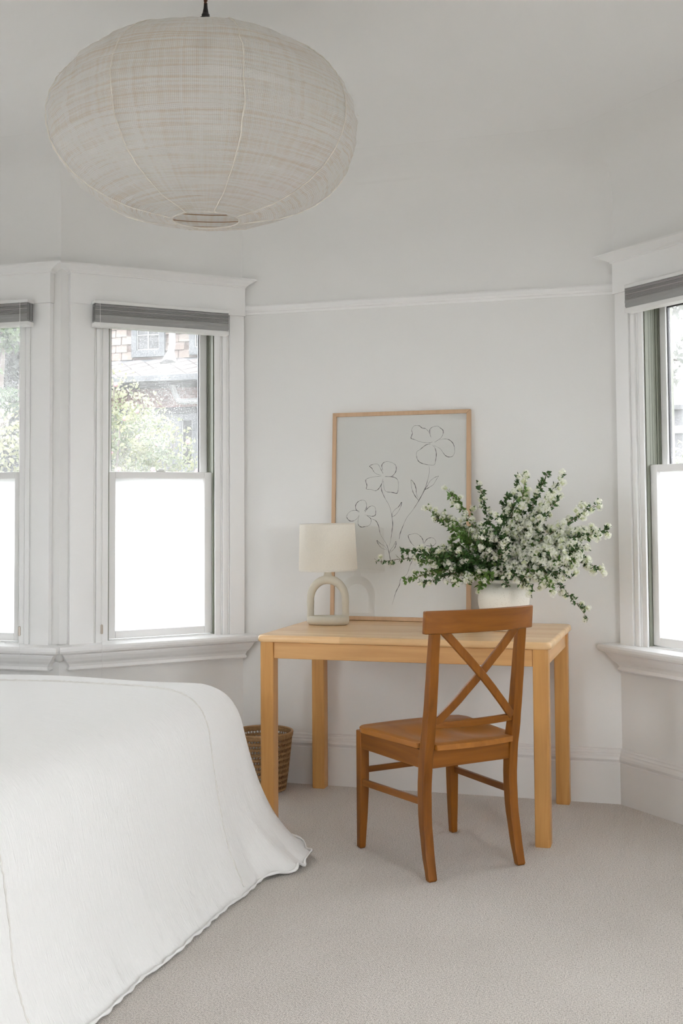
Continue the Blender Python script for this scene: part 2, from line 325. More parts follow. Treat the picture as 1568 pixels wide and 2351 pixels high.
# ------------------------------------------------------------------ blinds
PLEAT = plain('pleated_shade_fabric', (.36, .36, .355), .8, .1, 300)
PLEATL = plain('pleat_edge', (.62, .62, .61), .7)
METALW = plain('blind_rail_white', (.80, .80, .79), .35)
BRASS = plain('brushed_tassel', (.52, .46, .40), .3, metal=.6)
def blind(wx, wy, rz, xl, xr, label, cordx, ctop=.735):
    w = empty('window_blind', (wx, wy, 0), rz); tag(w, label, 'blind', 'grey pleated blinds drawn up over the bay windows')
    G().box(xl, xr, -.085, -.037, 2.149, 2.166).ob('headrail', METALW, w, bevel=.003)
    # pleated stack: tight zigzag on top, wide flat cell hanging in front below
    g = G(); prof = [(-.040, 2.149)]; z = 2.149
    for i in range(9):
        prof.append((-.086, z - .0025)); prof.append((-.0825, z - .0052)); z -= .0052
    prof += [(-.086, z - .002), (-.087, z - .012), (-.084, 2.085), (-.082, 2.068), (-.046, 2.068), (-.044, 2.09)]
    zz = 2.09
    for i in range(7):
        prof.append((-.038, zz + .004)); prof.append((-.046, zz + .008)); zz += .008
    n = len(prof); g.loft([[(xl + .004, y, z) for y, z in prof], [(xr - .004, y, z) for y, z in prof]])
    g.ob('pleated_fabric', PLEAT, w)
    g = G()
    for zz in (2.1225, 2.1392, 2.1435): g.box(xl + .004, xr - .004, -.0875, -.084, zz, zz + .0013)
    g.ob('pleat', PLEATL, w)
    # accordion edges seen from the side
    for xe in (xl + .003, xr - .003):
        g = G(); zz = 2.149
        for i in range(13):
            h = .0058
            for ya, yb in ((-.084, -.064), (-.062, -.042)):
                g.add([(xe, ya, zz), (xe, yb, zz), (xe + (.004 if xe < 0 else -.004), (ya + yb) / 2, zz - h * .5), (xe, yb, zz - h), (xe, ya, zz - h)], [(0, 1, 2), (2, 3, 4), (0, 2, 4), (1, 3, 2)])
            zz -= h
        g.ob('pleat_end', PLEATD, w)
    G().box(xl, xr, -.088, -.038, 2.049, 2.068).ob('bottom_rail', METALW, w, bevel=.003)
    for s in (.18, .82):
        xx = xl + (xr - xl) * s; G().box(xx - .02, xx + .02, -.060, -.030, 2.166, 2.170).ob('bracket', BRASSD, w)
    c = G().tube([(cordx, -.092, 2.150), (cordx + .002, -.093, 1.6), (cordx + .010, -.096, ctop + .02)], .0011, 5).ob('cord', METALW, w)
    G().tube([(cordx + .010, -.096, ctop + .022), (cordx + .010, -.096, ctop + .019), (cordx + .010, -.096, ctop - .016), (cordx + .010, -.096, ctop - .018)], [.003, .0058, .0062, .004], 12).ob('tassel', BRASS, c, smooth=False)
    G().tube([(cordx + .010, -.096, ctop - .018), (cordx + .013, -.096, .62), (cordx + .011, -.096, .42)], .0007, 4).ob('cord_end', METALW, c)
    return w
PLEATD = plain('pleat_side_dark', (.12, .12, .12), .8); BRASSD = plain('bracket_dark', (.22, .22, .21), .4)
blind(-2.671 + .7071 * .4608, 4.417 + .7071 * .4608, PI / 4, -.335, .292, 'grey pleated blind drawn up over the middle window, left of the framed drawing', -.312)
blind(-3.115, 4.417, 0, -.31, .335, 'grey pleated blind over the window above the bed, cut off by the photo edge', .30)
blind(-.3467 + .7071 * .43, 5.0203 - .7071 * .43, -PI / 4, -.272, .31, 'grey pleated blind drawn up over the window behind the white flowers', .28)
# broken plaster lump between the two left sills
g = G(); rnd = random.Random(3); n = 9; rings = []
for i, (z, r) in enumerate(((.598, .004), (.602, .022), (.612, .032), (.625, .040), (.638, .046), (.652, .052), (.662, .046), (.666, .01))):
    rings.append([(-2.671 + r * math.cos(a) * (1 + rnd.uniform(-.25, .25)) * .8 + .004, 4.417 + r * math.sin(a) * (1 + rnd.uniform(-.25, .25)) * .8 - .008, z + rnd.uniform(-.002, .002)) for a in [2 * PI * k / n for k in range(n)]])
tag(g.loft(rings).ob('trim_3', WALL, smooth=True), 'rough broken plaster patch on the corner between two window sills', kind='structure')

# ------------------------------------------------------------------ desk
OAK = ((.66, .42, .20), (.50, .285, .115))
DKX = wood('honey_oak_x', (.76, .455, .195), (.59, .325, .125), 0, .33, coat=.05); DKY = wood('honey_oak_y', (.76, .455, .195), (.59, .325, .125), 1, .33, coat=.05); DKZ = wood('honey_oak_z', (.72, .395, .135), (.54, .265, .075), 2, .36, coat=.2)
DKT = wood('honey_oak_top', (.94, .65, .36), (.82, .52, .26), 0, .26, staves=.13, coat=.15)
desk = empty('desk', (-1.13, 4.645, 0)); tag(desk, 'light honey oak desk with four square legs standing under the framed drawing', 'desk')
def rrect(hx, hy, r, n=6):
    pts = []
    for cx_, cy_, a0 in ((hx - r, hy - r, 0), (-hx + r, hy - r, PI / 2), (-hx + r, -hy + r, PI), (hx - r, -hy + r, 1.5 * PI)):
        for i in range(n + 1):
            a = a0 + i * PI / 2 / n; pts.append((cx_ + r * math.cos(a), cy_ + r * math.sin(a)))
    return pts
hx, hy = .583, .353
rings = []
for ins, z in [(.012, .722), (.004, .7235), (.0, .729), (.0, .736)] + [(.012 - .012 * math.cos(a), .738 + .012 * math.sin(a)) for a in (0.3, .6, .9, 1.2, 1.57)]:
    rings.append([(x, y, z) for x, y in rrect(hx - ins, hy - ins, .03 - ins * .5)])
top = G().loft(rings).ob('desktop', DKT, desk); 
for p in top.data.polygons: p.use_smooth = len(p.vertices) == 4
LX, LY, a = .570, .345, .057
for sx in (-1, 1):
    for sy in (-1, 1):
        cx_, cy_ = sx * (LX - a / 2), sy * (LY - a / 2)
        # bigger rounding on the outer edge
        pts = []
        for qx, qy in ((1, 1), (-1, 1), (-1, -1), (1, -1)):
            r = .012 if (qx == sx and qy == sy) else .004
            a0 = math.atan2(qy, qx) - PI / 4
            for i in range(5):
                an = a0 + i * PI / 8; pts.append((cx_ + qx * (a / 2 - r) + r * math.cos(an), cy_ + qy * (a / 2 - r) + r * math.sin(an)))
        def rg(k, z): return [(cx_ + (x - cx_) * k, cy_ + (y - cy_) * k, z) for x, y in pts]
        lg = G().loft([rg(.93, 0), rg(1, .005), rg(1, .723)]).ob('leg', DKZ, desk, smooth=True)
        lg.data.set_sharp_from_angle(angle=math.radians(40))
i_ = .007
G().box(-LX + a, LX - a, -LY + i_, -LY + i_ + .022, .658, .722).ob('apron', DKX, desk, bevel=.003)
G().box(-LX + a, LX - a, LY - i_ - .022, LY - i_, .658, .722).ob('apron', DKX, desk, bevel=.003)
G().box(-LX + i_, -LX + i_ + .022, -LY + a, LY - a, .658, .722).ob('apron', DKY, desk, bevel=.003)
G().box(LX - i_ - .022, LX - i_, -LY + a, LY - a, .658, .722).ob('apron', DKY, desk, bevel=.003)
# ------------------------------------------------------------------ chair (x right, y forward)
c1, c2 = (.33, .115, .012), (.17, .052, .005)
CX = wood('amber_wood_x', c1, c2, 0, .34, coat=.05); CY = wood('amber_wood_y', c1, c2, 1, .34, coat=.05); CZ = wood('amber_wood_z', c1, c2, 2, .34, coat=.05)
CSEAT = wood('amber_wood_seat', (.46, .18, .03), (.32, .115, .015), 1, .30, coat=.35, fine=.7)
ch = empty('desk_chair', (-.769 + .0092, 3.934 + .0092, 0), PI / 4); tag(ch, 'amber stained wooden chair with a crossed back pulled up to the desk', 'chair')
def interp(tab, z):
    for (z0, v0), (z1, v1) in zip(tab, tab[1:]):
        if z <= z1: k = (z - z0) / (z1 - z0); k = max(0, min(1, k)); k = k * k * (3 - 2 * k) * .4 + k * .6; return v0 + (v1 - v0) * k
    return tab[-1][1]
YC = [(0, .012), (.1, .036), (.2, .054), (.3, .058), (.4, .050), (.5, .030), (.6, .014), (.7, .001), (.85, -.018)]
DP = [(0, .024), (.1, .030), (.25, .038), (.45, .042), (.6, .034), (.85, .024)]
XC = [(0, .182), (.45, .176), (.85, .178)]
def ypost(z): return interp(YC, z)
for s in (-1, 1):
    rings = []
    for i in range(25):
        z = .845 * i / 24; y = ypost(z); d = interp(DP, z) / 2; x = s * interp(XC, z); w = .0175 if z > .04 else .0165
        if i == 0: w, d = w - .003, d - .003
        rings.append([(x - w, y - d, z), (x + w, y - d, z), (x + w, y + d, z), (x - w, y + d, z)])
        if i == 0: rings.append([(x - w - .003, y - d - .003, .006), (x + w + .003, y - d - .003, .006), (x + w + .003, y + d + .003, .006), (x - w - .003, y + d + .003, .006)])
    lg = G().loft(rings).ob('rear_leg', CZ, ch, bevel=.003)
    rings = []
    for i in range(13):
        z = .43 * i / 12; k = max(0, 1 - z / .27) ** 1.6; w = .036 - .011 * k; d = .036 - .012 * k; xo = s * .214; yo = .482
        xa, xb = sorted((xo, xo - s * w)); 
        if i == 0: xa += .003; xb -= .003
        rings.append([(xa, yo - d, z), (xb, yo - d, z), (xb, yo, z), (xa, yo, z)])
        if i == 0: rings.append([(xa - .003, yo - d - .002, .006), (xb + .003, yo - d - .002, .006), (xb + .003, yo, .006), (xa - .003, yo, .006)])
    G().loft(rings).ob('front_leg', CZ, ch, bevel=.003)
def curved_rail(name, hw, yfun, zb, zt, th, m, lean=.0, sag=.035, nseg=20, ends=True):
    rings = []
    for i in range(nseg + 1):
        x = -hw + 2 * hw * i / nseg; k = 1 - (x / hw) ** 2; yb = yfun(zb) - sag * k; yt = yfun(zt) - sag * k
        rings.append([(x, yb - th / 2, zb), (x, yb + th / 2, zb), (x, yt + th / 2, zt), (x, yt - th / 2, zt)])
    return G().loft([list(reversed(r)) for r in rings]).ob(name, m, ch, bevel=.004)
curved_rail('crest_rail', .222, lambda z: ypost(min(z, .85)) + .0 - (.006 if z > .87 else 0), .828, .906, .021, CX, sag=.033)
curved_rail('lower_rail', .163, ypost, .502, .526, .024, CX, sag=.022)
for s in (1, -1):
    rings = []
    for i in range(13):
        k = i / 12; x = s * (-.160 + .318 * k); z = .845 - .325 * k; sg = .030 * (1 - (x / .19) ** 2)
        y = ypost(z) - sg + (.004 if s > 0 else -.004) * (1 if abs(k - .5) < .2 else .4) * -1
        dx, dz = .0105, .0095; h = .0065
        rings.append([(x - dx * s, y - h, z - dz), (x + dx * s, y - h, z + dz), (x + dx * s, y + h, z + dz), (x - dx * s, y + h, z - dz)])
    if s < 0: rings = [list(reversed(r)) for r in rings]
    G().loft(rings).ob('cross_slat', CZ, ch, bevel=.0025)
# seat: dished slab
nx, ny = 33, 27; V = []; Fc = []
def seat_half(y):
    k = (y - .008) / .452
    if k < .13: return .157
    return .196 + .042 * (k - .13) / .87 
def seat_xy(u, v):
    y = .008 + .452 * v; hwid = seat_half(y)
    if v > .88: hwid -= .02 * ((v - .88) / .12) ** 2.5
    x = hwid * u; y2 = y + (.016 * (1 - u * u) * max(0, (v - .5) * 2)) - (.030 * (max(0, abs(u) - .85) / .15) ** 2 * max(0, v - .8) * 5 * .6)
    if v < .08: y2 -= .016 * (1 - u * u) * (1 - v / .08)
    return x, y2
for j in range(ny):
    for i in range(nx):
        u = -1 + 2 * i / (nx - 1); v = j / (ny - 1); x, y = seat_xy(u, v)
        d = .0
        for cx_ in (-.085, .085): d += math.exp(-((x - cx_) / .062) ** 2 - ((y - .17) / .11) ** 2)
        d = .011 * min(1.0, d) + .005 * math.exp(-(x / .13) ** 2 - ((y - .22) / .14) ** 2) + .006 * max(0, v - .8) * 5 * (1 - .0)
        edge = min(1 - abs(u), v * 1.1, (1 - v) * 1.1); e = max(0, 1 - edge / .035)
        V.append((x, y, .4535 - d * min(1, edge * 9) - .004 * e * e))
for j in range(ny):
    for i in range(nx):
        u = -1 + 2 * i / (nx - 1); v = j / (ny - 1); x, y = seat_xy(u, v); edge = min(1 - abs(u), v * 1.1, (1 - v) * 1.1); e = max(0, 1 - edge / .035)
        V.append((x * (1 - .012 * e), y, .4295 + .002 * e * e))
NB = nx * ny
for j in range(ny - 1):
    for i in range(nx - 1):
        a_ = j * nx + i; Fc.append((a_, a_ + 1, a_ + nx + 1, a_ + nx)); b_ = a_ + NB; Fc.append((b_, b_ + nx, b_ + nx + 1, b_ + 1))
bd = [i for i in range(nx)] + [j * nx + nx - 1 for j in range(1, ny)] + [(ny - 1) * nx + i for i in range(nx - 2, -1, -1)] + [j * nx for j in range(ny - 2, 0, -1)]
for k in range(len(bd)):
    p, q_ = bd[k], bd[(k + 1) % len(bd)]; Fc.append((q_, p, p + NB, q_ + NB))
st = mesh('seat', V, Fc, CSEAT, ch, smooth=True); st.data.set_sharp_from_angle(angle=math.radians(50))
def bar(name, p, q_, w, h, m):
    p, q_ = Vector(p), Vector(q_); t = (q_ - p).normalized(); sd = t.cross(Vector((0, 0, 1))).normalized(); u_ = sd.cross(t)
    rr = [[c + sd * a_ * w / 2 + u_ * b_ * h / 2 for a_, b_ in ((-1, -1), (1, -1), (1, 1), (-1, 1))] for c in (p, q_)]
    return G().loft([list(reversed(r)) for r in rr]).ob(name, m, ch, bevel=.002)
bar('apron', (-.16, .046, .3975), (.16, .046, .3975), .018, .063, CX)
bar('apron', (-.18, .462, .3975), (.18, .462, .3975), .018, .063, CX)
for s in (-1, 1):
    bar('apron', (s * .181, .06, .3975), (s * .202, .45, .3975), .018, .063, CY)
    bar('stretcher', (s * .180, .06, .252), (s * .203, .455, .243), .014, .023, CY)
bar('stretcher', (-.195, .464, .284), (.195, .464, .284), .014, .021, CX)

# ------------------------------------------------------------------ framed drawing
FRM = wood('pale_maple', (.66, .46, .30), (.55, .36, .22), 2, .45, fine=1.3)
PAPER = plain('drawing_paper', (.84, .84, .81), .8, .05, 400, spec=.2); INKM = plain('charcoal_ink', (.025, .027, .03), .8)
lean = math.atan2(.060, .933)
fr = empty('picture_frame', (-1.295, 4.941, .751), rot=(-lean, 0, 0)); tag(fr, 'thin pale wood frame holding a flower line drawing, leaning on the wall', 'picture frame')
FW, FH, fs = .319, .934, .0175
for nm, pts in (('frame_side', [(-FW, 0), (-FW + fs, fs), (-FW + fs, FH - fs), (-FW, FH)]), ('frame_side', [(FW - fs, fs), (FW, 0), (FW, FH), (FW - fs, FH - fs)]),
                ('frame_side', [(-FW, 0), (FW, 0), (FW - fs, fs), (-FW + fs, fs)]), ('frame_side', [(-FW + fs, FH - fs), (FW - fs, FH - fs), (FW, FH), (-FW, FH)])):
    G().loft([[(x, .022, z) for x, z in pts], [(x, -.004, z) for x, z in pts]]).ob(nm, FRM, fr, bevel=.0012, seg=1)
G().box(-FW + .01, FW - .01, .012, .020, .01, FH - .01).ob('backing_board', PAPER, fr)
pp = G().box(-FW + fs - .002, FW - fs + .002, .0070, .0078, fs - .002, FH - fs + .002).ob('drawing', PAPER, fr)
def ribbon(pts, w):
    # Catmull-Rom, then a flat stroke with a changing width
    P = [Vector(p) for p in pts]; out = []
    for i in range(len(P) - 1):
        p0, p1, p2, p3 = P[max(i - 1, 0)], P[i], P[i + 1], P[min(i + 2, len(P) - 1)]
        for k in range(6):
            t = k / 6; out.append(.5 * ((2 * p1) + (p2 - p0) * t + (2 * p0 - 5 * p1 + 4 * p2 - p3) * t * t + (3 * p1 - p0 - 3 * p2 + p3) * t ** 3))
    out.append(P[-1]); V = []; Fc = []; n = len(out); ph = random.uniform(0, 6)
    for i, p in enumerate(out):
        d = (out[min(i + 1, n - 1)] - out[max(i - 1, 0)]); d = d.normalized() if d.length > 0 else Vector((1, 0)); nn = Vector((-d.y, d.x))
        k = i / (n - 1); ww = w * (.55 + .45 * math.sin(ph + i * .23) + .25 * math.sin(i * 1.3 + ph)) ; ww = max(ww, w * .3) * min(1, .35 + 6 * k, .35 + 6 * (1 - k))
        V += [(p.x + nn.x * ww, .00685, p.y + nn.y * ww), (p.x - nn.x * ww, .00685, p.y - nn.y * ww)]
        if i: Fc.append((2 * i - 2, 2 * i - 1, 2 * i + 1, 2 * i))
    return V, Fc
INK=[[(0.1454,0.7924),(0.1279,0.7891),(0.0936,0.7936),(0.0629,0.8055),(0.0475,0.8119),(0.0535,0.832),(0.0511,0.8509),(0.0625,0.8671),(0.0855,0.8665),(0.097,0.8572),(0.1162,0.8515),(0.1315,0.8338),(0.1407,0.8112)],
[(0.1377,0.8165),(0.133,0.845),(0.1466,0.8596),(0.1693,0.8628),(0.1807,0.855),(0.1937,0.8435),(0.1945,0.8285),(0.1847,0.8101),(0.1696,0.7993),(0.156,0.7907)],
[(0.1772,0.8006),(0.1961,0.8047),(0.2187,0.8019),(0.2376,0.7866),(0.2451,0.7679),(0.2467,0.7456),(0.2377,0.7273),(0.2189,0.724),(0.2039,0.7317),(0.1925,0.7467),(0.1811,0.7618),(0.1546,0.7758)],
[(0.1378,0.7836),(0.1165,0.7796),(0.09,0.76),(0.0747,0.7491),(0.0733,0.7305),(0.0826,0.7079),(0.1018,0.6964),(0.1322,0.6899),(0.1549,0.6902),(0.1609,0.7102),(0.1638,0.7399),(0.1569,0.7661),(0.1454,0.779)],
[(0.1307,0.6869),(0.1324,0.6587),(0.125,0.6217),(0.11,0.5774),(0.0837,0.5295),(0.0573,0.4889),(0.0308,0.4557),(0.012,0.4151),(0.0008,0.3855),(-0.0043,0.3582)],
[(0.1748,0.6403),(0.1552,0.6324),(0.1363,0.6178),(0.1251,0.5994),(0.1138,0.581),(0.1327,0.5904),(0.1515,0.6028),(0.1628,0.6212),(0.1748,0.6403)],
[(0.0837,0.5332),(0.0683,0.5518),(0.0552,0.578),(0.0512,0.6003),(0.0488,0.6242),(0.0642,0.6076),(0.0719,0.5852),(0.0736,0.5629),(0.0836,0.5406)],
[(-0.0886,0.647),(-0.1096,0.6526),(-0.123,0.6626),(-0.1333,0.6793),(-0.1436,0.6893),(-0.1257,0.6973),(-0.1046,0.6962),(-0.0904,0.6734),(-0.0809,0.6544)],
[(-0.0826,0.6695),(-0.0867,0.6921),(-0.0752,0.7055),(-0.0558,0.7081),(-0.0286,0.6971),(-0.0192,0.6797),(-0.0244,0.6573),(-0.0436,0.6404),(-0.0707,0.643)],
[(-0.0901,0.6433),(-0.1134,0.6414),(-0.1446,0.6365),(-0.1616,0.6255),(-0.1559,0.6028),(-0.1573,0.5855),(-0.1362,0.5838),(-0.1167,0.5776),(-0.1012,0.5856),(-0.0859,0.6095),(-0.0807,0.6334)],
[(-0.0722,0.6408),(-0.0359,0.6388),(-0.0142,0.6272),(-0.0086,0.601),(-0.0107,0.5787),(-0.016,0.5653),(-0.0391,0.5693),(-0.0662,0.574),(-0.0756,0.5906),(-0.0782,0.6206)],
[(-0.0897,0.6057),(-0.0856,0.5757),(-0.0698,0.5419),(-0.0517,0.5119),(-0.0406,0.4746),(-0.0341,0.43),(-0.0376,0.3929),(-0.0427,0.3559),(-0.0501,0.3263)],
[(-0.0359,0.4597),(-0.0345,0.4783),(-0.0231,0.4931),(-0.0078,0.5042),(0.0066,0.5249),(0.0022,0.5041),(-0.0099,0.4819),(-0.0229,0.4671),(-0.0359,0.4597)],
[(-0.1881,0.4791),(-0.2039,0.4904),(-0.2074,0.513),(-0.1942,0.5302),(-0.1732,0.536),(-0.159,0.5262),(-0.1571,0.5014),(-0.1663,0.4865)],
[(-0.1639,0.4812),(-0.1524,0.4976),(-0.1354,0.5088),(-0.1182,0.5049),(-0.1134,0.4862),(-0.1155,0.4675),(-0.131,0.4624),(-0.1466,0.4662),(-0.1661,0.4692)],
[(-0.1898,0.4844),(-0.2055,0.4905),(-0.229,0.4868),(-0.2461,0.4719),(-0.2483,0.4568),(-0.2324,0.4418),(-0.2128,0.444),(-0.1973,0.4566),(-0.1912,0.4694)],
[(-0.1896,0.4679),(-0.1948,0.4491),(-0.1946,0.4267),(-0.1811,0.4147),(-0.1617,0.4169),(-0.1423,0.4228),(-0.1346,0.4377),(-0.1364,0.4527),(-0.1544,0.4662)],
[(-0.1309,0.4512),(-0.1114,0.4414),(-0.0995,0.419),(-0.0915,0.3855),(-0.0758,0.3595),(-0.0601,0.3336),(-0.0499,0.3004),(-0.0442,0.2672),(-0.0423,0.2304)],
[(-0.0561,0.3114),(-0.0717,0.3299),(-0.0887,0.3395),(-0.1066,0.3543),(-0.0987,0.3372),(-0.0831,0.3202),(-0.0576,0.3114)],
[(-0.0468,0.3004),(-0.0408,0.3152),(-0.0294,0.33),(-0.0196,0.35),(-0.018,0.3374),(-0.0255,0.319),(-0.0445,0.3004)],
[(0.0659,0.3303),(0.0507,0.345),(0.0375,0.3744),(0.0504,0.3818),(0.0732,0.3855),(0.0922,0.3745),(0.1036,0.3598),(0.1075,0.3414)],
[(0.1098,0.34),(0.1225,0.3598),(0.1413,0.3672),(0.1564,0.362),(0.164,0.3452),(0.149,0.3306),(0.1189,0.3327)],
[(0.0508,0.3229),(0.0204,0.3154),(0.0091,0.2933),(0.0131,0.2786),(0.0397,0.2766),(0.0586,0.2862),(0.0699,0.3083)],
[(0.0625,0.2752),(0.0475,0.2458),(0.0326,0.2053),(0.0061,0.1867),(-0.0012,0.1574),(-0.0162,0.1279),(-0.0252,0.0985),(-0.0341,0.0691)]]
g = G()
for s_ in INK: g.add(*ribbon(s_, .00135))
g.ob('ink_line', INKM, pp)
def pic_glass():
    m, N, L, b = mat('picture_glass'); N.remove(b); tr = N.new('ShaderNodeBsdfTransparent'); gl = N.new('ShaderNodeBsdfGlossy'); gl.inputs['Roughness'].default_value = .01
    x = N.new('ShaderNodeMixShader'); L.new(schlick(N, L, .075), x.inputs[0]); L.new(tr.outputs[0], x.inputs[1]); L.new(gl.outputs[0], x.inputs[2]); L.new(x.outputs[0], N['Material Output'].inputs[0]); return m
G().box(-FW + fs - .001, FW - fs + .001, .002, .0035, fs - .001, FH - fs + .001).ob('glass', pic_glass(), fr)

# ------------------------------------------------------------------ table lamp
CER = plain('sand_ceramic', (.60, .565, .475), .75, .35, 260, var=.05, vscale=40)
def linen(name, c, tl=.35, sc=900):
    m, N, L, b = mat(name); tc = N.new('ShaderNodeTexCoord'); out = N['Material Output']
    n = N.new('ShaderNodeTexNoise'); n.inputs['Scale'].default_value = sc * .4; n.inputs['Detail'].default_value = 3; L.new(tc.outputs['Object'], n.inputs['Vector'])
    r = N.new('ShaderNodeMix'); r.data_type = 'RGBA'; r.inputs[6].default_value = (*[x * .86 for x in c], 1); r.inputs[7].default_value = (*[min(1, x * 1.1) for x in c], 1)
    L.new(n.outputs['Fac'], r.inputs[0]); L.new(r.outputs[2], b.inputs['Base Color']); b.inputs['Roughness'].default_value = .9; b.inputs['Specular IOR Level'].default_value = .1
    t = N.new('ShaderNodeBsdfTranslucent'); L.new(r.outputs[2], t.inputs[0]); x = N.new('ShaderNodeMixShader'); x.inputs[0].default_value = tl
    bp = N.new('ShaderNodeBump'); bp.inputs['Strength'].default_value = .3; bp.inputs['Distance'].default_value = .0006; L.new(n.outputs['Fac'], bp.inputs['Height']); L.new(bp.outputs[0], b.inputs['Normal'])
    L.new(b.outputs[0], x.inputs[1]); L.new(t.outputs[0], x.inputs[2]); L.new(x.outputs[0], out.inputs[0]); return m
lamp = empty('table_lamp', (-1.556, 4.735, .75), .12); tag(lamp, 'cream table lamp with drum shade on a sandy ceramic arch base', 'lamp')
# foot: thick oval ring
rings = []; n = 56
for k in range(n):
    a_ = 2 * PI * k / n; cxr, cyr = .0785 * math.cos(a_), .032 * math.sin(a_); d = Vector((.032 * math.cos(a_), .0785 * math.sin(a_), 0)).normalized()
    rr = .0145; rings.append([(cxr + d.x * rr * math.cos(t), cyr + d.y * rr * math.cos(t), .0195 + .0195 * math.sin(t)) for t in [2 * PI * j / 14 for j in range(14)]])
rings.append(rings[0]); G().loft(rings, cap=False).ob('foot_ring', CER, lamp, smooth=True)
pts = []; rad = []
for i in range(41):
    t = i / 40
    if t < .22: k = t / .22; x, z, r_ = -.0765, .020 + .085 * k, .0165 - .002 * math.sin(PI * k)
    elif t > .78: k = (t - .78) / .22; x, z, r_ = .0765, .105 - .085 * k, .0165 - .002 * math.sin(PI * k)
    else:
        k = (t - .22) / .56; a_ = PI * (1 - k); x = .0765 * math.cos(a_); z = .105 + .088 * math.sin(a_) ** .9; r_ = .0150 + .004 * math.sin(PI * k)
    pts.append((x, 0, z)); rad.append(r_)
arch = G().tube(pts, rad, 14).ob('arch', CER, lamp, smooth=True)
G().lathe([(.020, .190), (.024, .198), (.021, .206), (.0175, .212), (.0155, .222), (.015, .236), (.0, .237)], 24).ob('neck', CER, lamp, smooth=True)
for v in lamp.children[-1].data.vertices: v.co.y *= .55
shade = empty('lamp_shade', (0, 0, .333)); shade.parent = lamp; shade.rotation_euler = (.0, -.014, 0)
SHM = linen('linen_shade', (.88, .84, .76), .4)
G().lathe([(.1255, -.100), (.1265, -.1005), (.1195, .100), (.1185, .100)], 72).ob('shade_fabric', SHM, shade, smooth=True).data.set_sharp_from_angle(angle=.8)
SHT = plain('shade_binding', (.74, .70, .62), .8)
G().lathe([(.1268, -.1012), (.1275, -.0955), (.1258, -.0950), (.1250, -.1012), (.1268, -.1012)], 72).ob('shade_trim', SHT, shade, smooth=True)
G().lathe([(.1200, .0965), (.1205, .1012), (.1185, .1012), (.1180, .0965), (.1200, .0965)], 72).ob('shade_trim', SHT, shade, smooth=True)
G().tube([(-.118, 0, .085), (.118, 0, .085)], .0015, 6).tube([(0, -.118, .085), (0, .118, .085)], .0015, 6).ob('shade_spider', CHROME, shade)
BULB = plain('bulb_glass', (.85, .85, .83), .2)
G().lathe([(.001, .05), (.018, .045), (.028, .025), (.029, .005), (.020, -.02), (.013, -.045), (.013, -.10)], 24).ob('bulb', BULB, lamp, smooth=True, loc=(0, 0, .335))

# ------------------------------------------------------------------ vase
def vase_m():
    m, N, L, b = mat('speckled_stoneware'); tc = N.new('ShaderNodeTexCoord'); v = N.new('ShaderNodeTexVoronoi'); v.inputs['Scale'].default_value = 150; L.new(tc.outputs['Object'], v.inputs['Vector'])
    r = N.new('ShaderNodeValToRGB'); r.color_ramp.elements[0].position = .10; r.color_ramp.elements[0].color = (.42, .36, .26, 1); r.color_ramp.elements[1].position = .17; r.color_ramp.elements[1].color = (.84, .81, .73, 1)
    L.new(v.outputs['Distance'], r.inputs[0]); L.new(r.outputs[0], b.inputs['Base Color']); b.inputs['Roughness'].default_value = .6; return m
vase = G().lathe([(.0, .0), (.040, .0), (.048, .003), (.058, .018), (.076, .042), (.093, .072), (.102, .102), (.1045, .128), (.101, .150), (.090, .170), (.072, .184), (.056, .190), (.050, .193), (.0485, .198), (.051, .204), (.049, .206), (.044, .203), (.043, .195), (.060, .182), (.088, .155), (.092, .12), (.06, .04), (.0, .03)], 72).ob('vase', vase_m(), smooth=True, loc=(-.782, 4.66, .751))
tag(vase, 'round cream speckled stoneware vase holding the white flowering branches', 'vase')

# ------------------------------------------------------------------ flowering branches
STEM = plain('branch_bark', (.16, .11, .06), .8); LEAFM = plain('spirea_leaf', (.042, .105, .020), .5, var=.35, vscale=30)
LEAFL = plain('spirea_leaf_light', (.10, .20, .032), .45, var=.25, vscale=30)
def petal():
    m, N, L, b = mat('white_petal'); b.inputs['Base Color'].default_value = (.94, .94, .86, 1); b.inputs['Roughness'].default_value = .7
    t = N.new('ShaderNodeBsdfTranslucent'); t.inputs[0].default_value = (.85, .87, .74, 1); x = N.new('ShaderNodeMixShader'); x.inputs[0].default_value = .15
    L.new(b.outputs[0], x.inputs[1]); L.new(t.outputs[0], x.inputs[2]); L.new(x.outputs[0], N['Material Output'].inputs[0]); return m
PETAL = petal(); HEART = plain('blossom_heart', (.62, .66, .42), .8); EYEM = plain('floret_eye', (.55, .50, .16), .7)
NECK = Vector((-.782, 4.66, .945))
rf = random.Random(11)
def rv(): 
    while True:
        v = Vector((rf.uniform(-1, 1), rf.uniform(-1, 1), rf.uniform(-1, 1)))
        if .1 < v.length < 1: return v.normalized()
